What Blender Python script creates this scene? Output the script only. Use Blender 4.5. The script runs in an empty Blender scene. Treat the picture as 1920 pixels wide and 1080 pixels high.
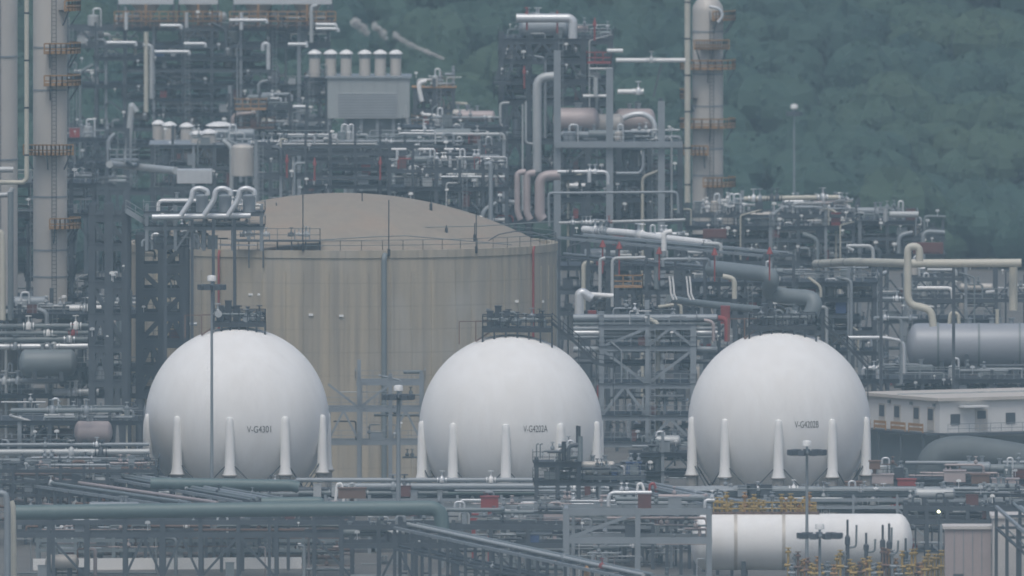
import bpy, math, random
import numpy as np
from mathutils import Vector, Matrix
SC = bpy.context.scene
C = SC.collection
# ------------------------------------------------------------------ camera, light, exposure
F = 51300.0                      # focal length in photo pixels (1920 wide): a very long lens from a far hill
CH = 150.0                       # camera height above the plant
PITCH = math.radians(2.37)
cam = bpy.data.cameras.new('camera'); cam.sensor_width = 36; cam.lens = F/1920*36
cam.clip_start = 10; cam.clip_end = 20000
cam.dof.use_dof = True; cam.dof.focus_distance = 2990; cam.dof.aperture_fstop = .54
co = bpy.data.objects.new('camera', cam); C.objects.link(co)
co.location = (0, 0, CH); co.rotation_euler = (math.pi/2-PITCH, 0, 0); SC.camera = co
SUN_EL, SUN_AZ = math.radians(62), math.radians(190)     # azimuth clockwise from +Y
wd = bpy.data.worlds.new('World'); SC.world = wd; wd.use_nodes = True
nt = wd.node_tree; nt.nodes.clear()
sky = nt.nodes.new('ShaderNodeTexSky'); sky.sky_type = 'NISHITA'; sky.sun_disc = False
sky.sun_elevation = SUN_EL; sky.sun_rotation = SUN_AZ; sky.air_density = 1.0; sky.dust_density = 4.0
hs = nt.nodes.new('ShaderNodeHueSaturation'); hs.inputs['Saturation'].default_value = 0.9
bg = nt.nodes.new('ShaderNodeBackground'); bg.inputs['Strength'].default_value = 0.11
wo = nt.nodes.new('ShaderNodeOutputWorld')
nt.links.new(sky.outputs[0], hs.inputs['Color']); nt.links.new(hs.outputs[0], bg.inputs[0]); nt.links.new(bg.outputs[0], wo.inputs[0])
sl = bpy.data.lights.new('sun', 'SUN'); sl.energy = .95; sl.angle = math.radians(25); sl.color = (1.0, .985, .96)
so = bpy.data.objects.new('sun', sl); C.objects.link(so)
sd = Vector((math.sin(SUN_AZ)*math.cos(SUN_EL), math.cos(SUN_AZ)*math.cos(SUN_EL), math.sin(SUN_EL)))
so.rotation_euler = (-sd).to_track_quat('-Z', 'Y').to_euler()
SC.view_settings.view_transform = 'Standard'; SC.view_settings.look = 'None'
SC.view_settings.exposure = 0.14; SC.view_settings.gamma = 1
SC.cycles.volume_bounces = 3
SC.cycles.filter_width = 1.7
R_ = random.Random(7)
ca, sa = math.cos(PITCH), math.sin(PITCH)
def P(px, py, Y):
    """world point seen at photo pixel (px,py) at ground distance Y"""
    x = (px-960)/F; y = -(py-540)/F
    d = Vector((x, ca+y*sa, -sa+y*ca)); t = Y/d.y
    return Vector((d.x*t, Y, CH+d.z*t))
def M(n, Y=3000): return n*Y/F       # photo pixels -> metres
# ------------------------------------------------------------------ materials
def mat(name, col, rough=.6, metal=0.0, var=.12, scale=.6, emit=None):
    m = bpy.data.materials.new(name); m.use_nodes = True; t = m.node_tree
    b = t.nodes['Principled BSDF']; b.inputs['Roughness'].default_value = rough; b.inputs['Metallic'].default_value = metal
    g = t.nodes.new('ShaderNodeNewGeometry'); n = t.nodes.new('ShaderNodeTexNoise')
    n.inputs['Scale'].default_value = scale; n.inputs['Detail'].default_value = 4
    r = t.nodes.new('ShaderNodeMix'); r.data_type = 'RGBA'
    c = Vector(col)
    r.inputs[6].default_value = (*(c*(1-var)), 1); r.inputs[7].default_value = (*[min(1, k) for k in c*(1+var)], 1)
    t.links.new(g.outputs['Position'], n.inputs['Vector']); t.links.new(n.outputs[0], r.inputs[0])
    t.links.new(r.outputs[2], b.inputs['Base Color'])
    if emit:
        b.inputs['Emission Color'].default_value = (*emit, 1); b.inputs['Emission Strength'].default_value = 6
    return m
MT = dict(
 steel=mat('painted steel', (.062,.075,.088), .6, 0, .25), dark=mat('dark steel', (.032,.040,.048), .6, 0, .3),
 galv=mat('galvanised steel', (.26,.29,.31), .5, .2, .18), pale=mat('pale pipe cladding', (.42,.44,.44), .45, .15, .15),
 alu=mat('bright aluminium cladding', (.62,.64,.65), .35, .3, .12), white=mat('white paint', (.78,.78,.76), .45, 0, .05),
 cream=mat('cream cladding', (.50,.48,.40), .5, 0, .12), vessel=mat('vessel cladding', (.50,.47,.425), .5, .1, .12, .3),
 duct=mat('dark duct cladding', (.11,.13,.135), .7, 0, .25), grey=mat('grey pipe cladding', (.17,.20,.21), .5, 0, .15), teal=mat('teal green pipe paint', (.105,.155,.155), .5, 0, .12),
 maroon=mat('dull maroon paint', (.13,.055,.05), .7, 0, .25), orange=mat('orange safety paint', (.34,.19,.075), .6, 0, .2), red=mat('red paint', (.27,.045,.04), .6, 0, .2),
 drumgrey=mat('blue grey vessel cladding', (.31,.33,.355), .45, .1, .1, .3), yellow=mat('ochre yellow paint', (.38,.26,.075), .6, 0, .2), brown=mat('reddish brown steel', (.16,.10,.075), .7, 0, .25),
 beige=mat('off white wall panel', (.66,.655,.63), .7, 0, .06), roof=mat('pale roof sheet', (.52,.48,.43), .7, 0, .08),
 glass=mat('dark glass', (.03,.035,.04), .15), conc=mat('grey concrete', (.30,.29,.27), .85, 0, .15),
 lite=mat('pale concrete', (.55,.52,.49), .8, 0, .1), blue=mat('blue paint', (.05,.09,.2), .6),
 black=mat('black paint', (.02,.02,.022), .7), shed=mat('light grey sheet cladding', (.33,.36,.36), .6, 0, .06, .2),
 pink=mat('weathered pinkish cladding', (.40,.34,.33), .5, .1, .15), bulb=mat('lit lamp', (.9,.9,.6), .5, 0, .05, 1, (1,1,.55)),
 bark=mat('bark', (.10,.08,.06), .9))
# ------------------------------------------------------------------ mesh builder
def frame(d):
    d = d.normalized(); u = Vector((0,0,1)) if abs(d.z) < .95 else Vector((1,0,0))
    a = d.cross(u).normalized(); return a, a.cross(d).normalized()
class MB:
    def __init__(s): s.v = []; s.f = []; s.s = []
    def q(s, idx, sm=False): s.f.append(idx); s.s.append(sm)
    def box(s, c, d, rz=0):
        b = len(s.v); cz, sz = math.cos(rz), math.sin(rz)
        for k in range(8):
            x = (d[0]/2 if k & 1 else -d[0]/2); y = (d[1]/2 if k & 2 else -d[1]/2); z = (d[2]/2 if k & 4 else -d[2]/2)
            s.v.append((c[0]+x*cz-y*sz, c[1]+x*sz+y*cz, c[2]+z))
        for f in ((0,2,3,1),(4,5,7,6),(0,1,5,4),(2,6,7,3),(0,4,6,2),(1,3,7,5)): s.q([b+i for i in f])
        return s
    def bar(s, p, q, w, h=None):
        p, q = Vector(p), Vector(q); h = h or w; a, u = frame(q-p); b = len(s.v)
        for e in (p, q):
            for i, j in ((-1,-1),(1,-1),(1,1),(-1,1)): s.v.append(tuple(e+a*(i*w/2)+u*(j*h/2)))
        for f in ((3,2,1,0),(4,5,6,7),(0,1,5,4),(1,2,6,5),(2,3,7,6),(3,0,4,7)): s.q([b+i for i in f])
        return s
    def ring_tube(s, pts, rad, n=10):
        """pts list of Vector, rad radius or list"""
        b = len(s.v); m = len(pts); a = None
        for i, p in enumerate(pts):
            d = (pts[min(i+1, m-1)]-pts[max(i-1, 0)]).normalized()
            if a is None: a, u = frame(d)
            else:
                a = (a-d*a.dot(d)).normalized(); u = a.cross(d)
            r = rad[i] if isinstance(rad, (list, tuple)) else rad
            for k in range(n):
                t = 2*math.pi*k/n; s.v.append(tuple(p+a*(r*math.cos(t))+u*(r*math.sin(t))))
        for i in range(m-1):
            for k in range(n):
                k2 = (k+1) % n; s.q([b+i*n+k, b+i*n+k2, b+(i+1)*n+k2, b+(i+1)*n+k], True)
        for j, rev in ((0, True), (m-1, False)):
            e = len(s.v); s.v += s.v[b+j*n:b+j*n+n]; f = [e+k for k in range(n)]; s.q(f[::-1] if rev else f)
        return s
    def cyl(s, p, q, r, n=10): return s.ring_tube([Vector(p), Vector(q)], r, n)
    def tube(s, path, r, n=10, bend=None):
        path = [Vector(p) for p in path]; out = [path[0]]; bend = bend or 3*r
        for i in range(1, len(path)-1):
            p0, p, p1 = path[i-1], path[i], path[i+1]
            l = min(bend, (p-p0).length*.48, (p1-p).length*.48)
            a = p+(p0-p).normalized()*l; c = p+(p1-p).normalized()*l
            for t in (0, .2, .4, .6, .8, 1):
                out.append(a*(1-t)**2+p*(2*t*(1-t))+c*t*t)
        out.append(path[-1]); return s.ring_tube(out, r, n)
    def lathe(s, c, prof, n=24, ax=None, sx=1):
        """prof (r,h) about the vertical axis, or along ax"""
        c = Vector(c); ax = Vector(ax).normalized() if ax else Vector((0,0,1)); a, u = frame(ax); b = len(s.v)
        pr = [prof[0]]; brk = set()
        for i in range(1, len(prof)-1):
            pr.append(prof[i]); t0 = math.atan2(prof[i][0]-prof[i-1][0], prof[i][1]-prof[i-1][1]); t1 = math.atan2(prof[i+1][0]-prof[i][0], prof[i+1][1]-prof[i][1])
            if abs((t1-t0+math.pi) % (2*math.pi)-math.pi) > .55: brk.add(len(pr)-1); pr.append(prof[i])
        pr.append(prof[-1]); prof = pr
        for r, h in prof:
            for k in range(n):
                t = 2*math.pi*k/n; s.v.append(tuple(c+ax*h+a*(r*math.cos(t))+u*(r*math.sin(t))))
        for i in range(len(prof)-1):
            if i in brk: continue
            for k in range(n):
                k2 = (k+1) % n; s.q([b+i*n+k, b+i*n+k2, b+(i+1)*n+k2, b+(i+1)*n+k], True)
        m = len(prof)
        for j, rev in ((0, True), (m-1, False)):
            if prof[j][0] < .06: continue
            e = len(s.v); s.v += s.v[b+j*n:b+j*n+n]; f = [e+k for k in range(n)]; s.q(f[::-1] if rev else f)
        return s
    def build(s, name, m, parent=None, loc=None):
        L = Vector(loc) if loc is not None else (wloc(parent) if parent else Vector((0,0,0)))
        me = bpy.data.meshes.new(name)
        me.from_pydata([(x-L.x, y-L.y, z-L.z) for x, y, z in s.v], [], s.f)
        me.polygons.foreach_set('use_smooth', s.s)
        me.materials.append(MT[m] if isinstance(m, str) else m); me.update()
        o = bpy.data.objects.new(name, me); C.objects.link(o)
        if parent: o.parent = parent; o.location = L-wloc(parent)
        else: o.location = L
        return o
def wloc(o):
    L = Vector((0,0,0))
    while o: L = L+Vector(o.location); o = o.parent
    return L
ALL = []
def tag(o, label, cat, group=None, kind=None, place=None):
    o['label'] = label; o['category'] = cat
    if group: o['group'] = group
    if kind: o['kind'] = kind
    ALL.append((o, Vector(place) if place is not None else wloc(o)))
    return o
def thing(name, loc, label, cat, group=None, place=None):
    o = bpy.data.objects.new(name, None); C.objects.link(o); o.location = loc
    o.empty_display_size = .5
    return tag(o, label, cat, group, place=place)
# unit pieces shared by many bars
UNIT = {}
def unit(kind, m):
    k = (kind, m)
    if k not in UNIT:
        b = MB()
        if kind == 'bar': b.box((0,0,0), (1,1,1))
        elif kind == 'valve':
            b.cyl((-.5,0,0), (.5,0,0), .2, 8); b.cyl((-.5,0,0), (-.4,0,0), .36, 8); b.cyl((.4,0,0), (.5,0,0), .36, 8)
            b.lathe((0,0,0), [(.3,-.3),(.36,0),(.25,.3),(.1,.45),(.07,.9),(.32,.92),(.32,1.0),(.05,1.02)], 10)
        elif kind == 'lamp':
            b.cyl((0,0,-.7), (0,0,0), .06, 6); b.box((0,-.1,.05), (.5,.3,.22)); b.box((0,-.1,.19), (.3,.2,.06))
        o = b.build(kind, m); UNIT[k] = o.data; bpy.data.objects.remove(o)
    return UNIT[k]
def bar(name, p, q, w, m, parent, h=None):
    p, q = Vector(p), Vector(q); h = h or w; d = q-p; a, u = frame(d)
    o = bpy.data.objects.new(name, unit('bar', m)); C.objects.link(o)
    o.parent = parent; c = (p+q)/2-wloc(parent)
    R = Matrix((a, d.normalized(), u)).transposed().to_4x4()
    o.matrix_basis = Matrix.Translation(c) @ R @ Matrix.Diagonal((w, d.length, h, 1))
    return o
def inst(name, kind, c, s, m, parent, rz=0):
    o = bpy.data.objects.new(name, unit(kind, m)); C.objects.link(o); o.parent = parent
    o.location = Vector(c)-wloc(parent); o.scale = (s,s,s) if not isinstance(s, tuple) else s; o.rotation_euler = (0,0,rz)
    return o
def rail_mb(pts, h=1.1, st=1.6, t=.05, b=None):
    b = b or MB(); pts = [Vector(p) for p in pts]
    for p, q in zip(pts, pts[1:]):
        for k in (.5, 1): b.bar(p+Vector((0,0,h*k)), q+Vector((0,0,h*k)), t)
        n = max(1, round((q-p).length/st))
        for i in range(n+1):
            c = p.lerp(q, i/n); b.bar(c, c+Vector((0,0,h)), t)
    return b
CN = dict(steel='dark grey', dark='near black', maroon='maroon', drumgrey='blue grey', galv='galvanised grey', pale='pale grey', alu='bright silver', white='white',
  cream='cream', vessel='mid grey', grey='grey', duct='dark grey', teal='teal green', orange='orange', red='red', yellow='yellow', brown='brown', pink='pinkish grey')
def pipe(path, r, m, label=None, cat='pipe', group=None, valves=0, n=10, straps=0, name='pipe', supports=()):
    path = [Vector(p) for p in path]
    L = min(path, key=lambda v: v.z)
    if label is None: label = '%s pipe' % CN[m]
    vis = path[len(path)//2] if len(path) % 2 else (path[len(path)//2]+path[len(path)//2-1])/2
    if not (valves or straps or supports):
        o = MB().tube(path, r, n).build(name, m, None, L); return tag(o, label, cat, group, place=vis)
    t = thing(name, L, label, cat, group, place=vis)
    MB().tube(path, r, n).build('run', m, t)
    seg = [(p, q) for p, q in zip(path, path[1:]) if abs((q-p).normalized().z) < .5 and (q-p).length > 1.5]
    for k in range(valves):
        if not seg: break
        p, q = R_.choice(seg); c = p.lerp(q, R_.uniform(.15,.85))
        inst('valve', 'valve', c, max(.5, min(1.3, r*4)), R_.choice(['alu','white','galv','pale','white','alu','red'] if R_.random() < .5 else ['galv','alu','steel']), t, math.atan2((q-p).y, (q-p).x))
    for k in range(straps):
        p, q = max(zip(path, path[1:]), key=lambda s: (s[1]-s[0]).length); c = p.lerp(q, (k+.5)/straps); d = (q-p).normalized()
        MB().cyl(c-d*.1, c+d*.1, r*1.06, n).build('strap', 'dark', t)
    for c in supports:
        bar('support', c, (c[0], c[1], 0), .35, 'steel', t)
    return t
PEND = []
def later(path, r, m, label, cat, group, valves=0, n=8, name='pipe'):
    path = [Vector(p) for p in path]; L = sum((q-p).length for p, q in zip(path, path[1:]))
    PEND.append((L*(r+.05)/path[0].y, len(PEND), path, r, m, label, cat, group, valves, n, name))
def finish_pipes(budget):
    kinds = {}
    for e in PEND: kinds.setdefault(e[10], []).append(e)
    b = MB(); mi = []; mats = []; nv = 0
    for name, es in kinds.items():
        es.sort(key=lambda e: -e[0]); k = budget[name]
        for e in es[:k]: pipe(e[2], e[3], e[4], e[5], e[6], e[7], e[8], e[9], name=name)
        for e in es[k:]:
            f0 = len(b.f); b.tube(e[2], e[3], 6)
            p, q = max(zip(e[2], e[2][1:]), key=lambda s: (s[1]-s[0]).length)
            for i in range(e[8]):
                c = p.lerp(q, R_.uniform(.2,.8)); b.lathe(c+Vector((0,0,e[3])), [(.15,0),(.25,.1),(.22,.3),(.08,.4),(.06,.7),(.24,.72),(.2,.8)], 7)
            if e[4] not in mats: mats.append(e[4])
            mi += [mats.index(e[4])]*(len(b.f)-f0)
    if b.f:
        o = b.build('small_pipework', mats[0]); 
        for m in mats[1:]: o.data.materials.append(MT[m])
        o.data.polygons.foreach_set('material_index', mi)
        tag(o, 'mass of small pipes and fittings threaded through all the steel structures', 'pipework', None, 'stuff')
# ------------------------------------------------------------------ vessels
def drum(c, r, L, m, label, cat='vessel', group=None, ax=(1,0,0), saddle=True, zbase=None, nozzles=2, n=20, bands=0):
    c = Vector(c); ax = Vector(ax).normalized(); zb = zbase if zbase is not None else c.z-r-.5
    t = thing('drum_vessel', (c.x, c.y, zb), label, cat, group, place=c)
    h = L/2; cap = [(r*math.sin(a), -h-r*.5*math.cos(a)) for a in [.05,.35,.7,1.05,1.35]]
    MB().lathe(c, cap+[(r,-h),(r,0),(r,h)]+[(x,-y) for x, y in cap[::-1]], n, ax).build('shell', m, t)
    for i in range(bands):
        k = -h+L*(i+.5)/bands; MB().lathe(c, [(r,k-.12),(r*1.03,k-.12),(r*1.03,k+.12),(r,k+.12)], n, ax).build('band', 'grey', t)
    if saddle:
        for s in (-.6, .6):
            q = c+ax*(h*s); MB().box((q.x, q.y, (zb+q.z-r*.6)/2), (.5, r*1.5, q.z-r*.6-zb), math.atan2(ax.y, ax.x)).build('saddle', 'steel', t)
    for i in range(nozzles):
        q = c+ax*(h*R_.uniform(-.8,.8)); MB().cyl(q+Vector((0,0,r*.8)), q+Vector((0,0,r+.5)), .15+r*.06, 8).cyl(q+Vector((0,0,r+.5)), q+Vector((0,0,r+.62)), .25+r*.08, 8).build('nozzle', 'galv', t)
    return t
def tank_v(c, r, h, m, label, cat='vessel', group=None, n=16, cap=None, nozzle=True):
    c = Vector(c); t = thing('upright_vessel', c, label, cat, group, place=c+Vector((0,0,h*.6)))
    MB().lathe(c, [(r*.9,0),(r,.05),(r,h*.9),(r*.85,h*.96),(r*.4,h),(.05,h)], n).build('shell', m, t)
    if cap: MB().lathe(c+Vector((0,0,h)), [(r*.2,-.1),(r*1.2,0),(r*1.15,.15),(r*.6,.45),(.1,.55)], n).build('cap', cap, t)
    elif nozzle: MB().tube([c+Vector((0,0,h-.1)), c+Vector((0,0,h+.8)), c+Vector((r*1.3,0,h+.8)), c+Vector((r*1.3,0,h-1.5))], .12, 8).build('outlet_pipe', 'alu', t)
    return t
# ------------------------------------------------------------------ steel modules
LV = ['ground', 'lowest', 'second', 'third', 'fourth', 'fifth', 'sixth', 'seventh', 'eighth', 'ninth', 'tenth', 'eleventh', 'twelfth']
def module(short, label, px0, px1, pyt, Y, dep, nx, pys, ny=1, m='steel', cw=.35, braces=.4, rail='galv', deck=True, cat='steel structure', name='steel_module', zb=0, lamps=6, clut=1.0, mix=None, seed=1, deckm='dark', up=2.0, kinds=(1,1,1,1), vary=True):
    """px0..px1 span in the photo, pys = photo rows of the decks of the front face, Y distance of that face"""
    rr = random.Random(seed)
    x0, x1 = P(px0, 500, Y).x, P(px1, 500, Y).x; zt = P(px0, pyt, Y).z
    zs = sorted(P(px0, y, Y).z for y in pys); zs = [z for z in zs if z > zb+1]
    t = thing(name, ((x0+x1)/2, Y+dep/2, zb), label, cat, place=((x0+x1)/2, Y, zt))
    xs = [x0+(x1-x0)*i/nx for i in range(nx+1)]; ys = [Y+dep*j/ny for j in range(ny+1)]
    ext = []
    for li in range(len(zs)):
        a, b = (0, nx) if (nx < 3 or li % 3 == 0 or not vary) else sorted(rr.sample(range(nx+1), 2))
        if b-a < max(1, nx*.4): a, b = 0, nx
        ext.append((a, b))
    for i, x in enumerate(xs):
        top = max([z for z, e in zip(zs, ext) if e[0] <= i <= e[1]]+[zs[0]])
        for y in ys: bar('column', (x,y,zb), (x,y, (zt if rr.random() < .4 else top+rr.choice([0,0,1.2,2.4])) if vary else max(zt, top)), cw*rr.choice([1,1,1.3]), m if rr.random() < .8 or not vary else 'galv', t)
    X0, X1, NXS = x0, x1, xs
    for li, z in enumerate(zs):
        x0, x1 = X0+(X1-X0)*ext[li][0]/nx, X0+(X1-X0)*ext[li][1]/nx; xs = NXS[ext[li][0]:ext[li][1]+1]
        for y in ys: bar('beam', (x0-.3,y,z-.2-.002*li), (x1+.3,y,z-.2-.002*li), cw*.8, m, t, cw*1.2)
        for x in xs: bar('cross_beam', (x,Y,z-.23), (x,Y+dep,z-.23), cw*.7, m, t, cw*1.05)
        if deck and not (vary and Y > 3100 and rr.random() < .45): MB().box(((x0+x1)/2, Y+dep/2, z+.06), (x1-x0+.8, dep+.8, .08)).build('deck', deckm, t)
        if rail and not (vary and Y > 3100 and rr.random() < .5): rail_mb([(x0-.4,Y+dep+.4,z+.1),(x0-.4,Y-.4,z+.1),(x1+.4,Y-.4,z+.1),(x1+.4,Y+dep+.4,z+.1)], 1.1, 1.8, .06).build('railing', rail if (rail != 'galv' or Y < 3100) else rr.choice(['steel','steel','galv']), t)
    zz = [zb]+zs; x0, x1, xs = X0, X1, NXS
    for i in range(nx):
        for z0, z1 in zip(zz, zz[1:]):
            if rr.random() < braces and z1-z0 > 1.5:
                xm = (xs[i]+xs[i+1])/2; y = Y-.02
                if rr.random() < .5:
                    bar('brace', (xs[i],y,z0), (xm,y,z1-.3), cw*.6, m, t); bar('brace', (xm,y,z1-.3), (xs[i+1],y,z0), cw*.6, m, t)
                else: bar('brace', (xs[i],y,z0) if rr.random() < .5 else (xs[i+1],y,z0), (xs[i+1],y,z1-.3) if rr.random() < .5 else (xs[i],y,z1-.3), cw*.6, m, t)
    for k in range(lamps):
        inst('lamp', 'lamp', (rr.uniform(x0,x1), Y-.45, rr.choice(zs)+rr.uniform(.8,2.2)), rr.uniform(.5,1.15), rr.choice(['white','white','alu']), t)
    if (vary or Y > 3200) and len(zs) > 2:                     # tall risers and ladders through several decks
        for i in range(int((X1-X0)/2.6*min(1.2, clut))):
            x = rr.uniform(x0, x1); a, b_ = sorted(rr.sample([zb]+zs, 2)); y = Y+rr.choice([-.5, -.35, .4, 1.5]); r = rr.choice([.1,.15,.2,.28]); mm = rr.choice(['galv','steel','pale','grey','galv','cream'])
            later([(x,y,a+.2),(x,y,b_+rr.uniform(-.5,1)),(x+rr.choice([-1,1])*rr.uniform(.5,3),y+.2,b_+.6)], r, mm, '%s tall %s riser through %s' % ('fat' if r > .18 else 'slim', CN[mm], short), 'riser pipe', 'tall risers of '+short, name='riser_pipe')
        for i in range(max(1, nx//3)):
            x = rr.choice(xs)+.6; a, b_ = zs[0], zs[-1]; lb = MB().bar((x-.25,Y-.4,a), (x-.25,Y-.4,b_), .07).bar((x+.25,Y-.4,a), (x+.25,Y-.4,b_), .07); z = a
            while z < b_: lb.bar((x-.25,Y-.4,z), (x+.25,Y-.4,z), .05); z += .5
            lb.build('ladder', 'galv', t)
    # what the decks carry
    mix = mix or ['galv','pale','grey','steel','alu','galv','grey']
    W = x1-x0
    for li, z in enumerate(zz):
        z1 = zz[li+1] if li+1 < len(zz) else z+up
        H = min(max(z1-z-.6, .8), 6)
        lv = ('top deck' if li == len(zz)-1 else LV[li]+' deck')
        if li == 0: lv = 'ground level'
        ea, eb = (0, nx) if li == 0 else ext[li-1]; x0, x1 = X0+(X1-X0)*ea/nx, X0+(X1-X0)*eb/nx; W = x1-x0
        k = clut*1.5*W/9
        def num(f): v = k*f; return int(v)+(rr.random() < v-int(v))
        for i in range(num(2.2*kinds[0])):      # long runs
            mm = rr.choice(mix); r = rr.choice([.06,.09,.12,.16,.24]); a = rr.uniform(x0, x1-1); b = min(x1, a+rr.uniform(1.5, W*.7)); y = Y+rr.uniform(.1, dep*.8); zh = z+.3+rr.uniform(0, H)
            if b-a < 1: continue
            pth = [(a,y,zh),(b,y,zh)]
            e = rr.random()
            if e < .35: pth.append((b,y,z+.1))
            elif e < .55: pth = [(a,y,z+.1)]+pth
            elif e < .7: pth.append((b,y+dep*.3,zh))
            later(pth, r, mm, '%s %s pipe along the %s of %s' % ('fat' if r > .2 else 'slim' if r < .1 else 'medium', CN[mm], lv, short), 'pipe', 'pipes of '+short, valves=rr.choice([0,1,1,2]), n=8)
        for i in range(num(1.6*kinds[1])):      # risers
            mm = rr.choice(mix); r = rr.choice([.06,.09,.13,.2]); x = rr.uniform(x0+.2,x1-.2); y = Y+rr.uniform(.1, dep*.8); h = rr.uniform(.5,1)*H; s = rr.choice([-1,1])*rr.uniform(.6,2)
            later([(x,y,z+.1),(x,y,z+h),(x+s,y,z+h)] + ([(x+s,y,z+h*.4)] if rr.random() < .5 else []), r, mm, '%s %s riser, %s of %s' % ('fat' if r > .15 else 'slim', CN[mm], lv, short), 'riser pipe', 'risers of '+short, valves=rr.choice([0,0,1]), n=8, name='riser_pipe')
        for i in range(num(.45*kinds[2])):      # drums
            mm = rr.choice(['vessel','galv','grey','pale','pink']); r = rr.uniform(.4, min(1.1, H*.35+.2)); L = rr.uniform(2,5); x = rr.uniform(x0+L/2, max(x0+L/2+.1, x1-L/2))
            drum((x, Y+dep*.4, z+r+.6), r, L, mm, '%s lying drum on the %s of %s' % (CN[mm], lv, short), 'vessel', 'drums of '+short, nozzles=2, n=14, zbase=z+.1)
        for i in range(num(.5*kinds[3])):       # upright vessels
            mm = rr.choice(['vessel','galv','grey','pale']); r = rr.uniform(.3,.8); x = rr.uniform(x0+1,x1-1)
            tank_v((x, Y+dep*.35, z+.1), r, min(H, rr.uniform(1.6,4)), mm, '%s upright vessel on the %s of %s' % (CN[mm], lv, short), 'vessel', 'uprights of '+short, 12)
        for i in range(num(.5)):                 # cabinets and fire boxes
            mm = rr.choice(['galv','pale','steel','maroon','red' if Y > 3100 else 'galv','blue' if rr.random() < .2 else 'grey'])
            x = rr.uniform(x0+.5,x1-.5); s = (rr.uniform(.5,1.4), .6, rr.uniform(.7,1.5))
            b = MB().box((x, Y+.5, z+.15+s[2]/2), s).box((x, Y+.5, z+.18+s[2]), (s[0]+.1,.7,.06)).box((x-.2*s[0], Y+.19, z+.15+s[2]*.5), (.06,.04,s[2]*.3)).build('equipment_cabinet', mm, None, (x, Y+.5, z+.1))
            tag(b, '%s equipment cabinet on the %s of %s' % (CN.get(mm,'blue'), lv, short), 'cabinet', 'cabinets of '+short)
    return t
def Yat(py, z):
    """ground distance at which height z shows at photo row py"""
    a, b = 1500., 6000.
    for _ in range(60):
        c = (a+b)/2
        if P(960, py, c).z > z: a = c
        else: b = c
    return a
def GP(px, py): Y = Yat(py, 0); p = P(px, py, Y); return Vector((p.x, Y, 0))
# ------------------------------------------------------------------ ground, hill, forest
g = MB(); g.v = [(-3500,-400,0),(3500,-400,0),(3500,7000,0),(-3500,7000,0)]; g.q([0,1,2,3])
gm = mat('ground gravel', (.13,.125,.115), .95, 0, .45, .12)
go = g.build('ground', gm); go['kind'] = 'structure'
def hz(x, y):
    d = y-3700-8*math.sin(x*.013+.6)-4*math.sin(x*.05)
    if d <= 0: return -.5+d*.02
    return .20*d+.00016*d*d*(d < 600)+(57 if d >= 600 else 0)+2.2*math.sin(x*.045+y*.03)*min(1, d/40)+1.2*math.sin(x*.11-y*.05)*min(1, d/40)
hb = MB(); NX, NY = 90, 60
for j in range(NY+1):
    y = 3680+620*(j/NY)**1.3*1.0
    for i in range(NX+1):
        x = -900+1800*i/NX; hb.v.append((x, y, hz(x, y)))
for j in range(NY):
    for i in range(NX):
        a = j*(NX+1)+i; hb.q([a, a+1, a+NX+2, a+NX+1], True)
hm = mat('hillside soil and scrub', (.055,.075,.04), .95, 0, .4, .15)
ho = hb.build('hillside', hm); ho['kind'] = 'structure'
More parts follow.
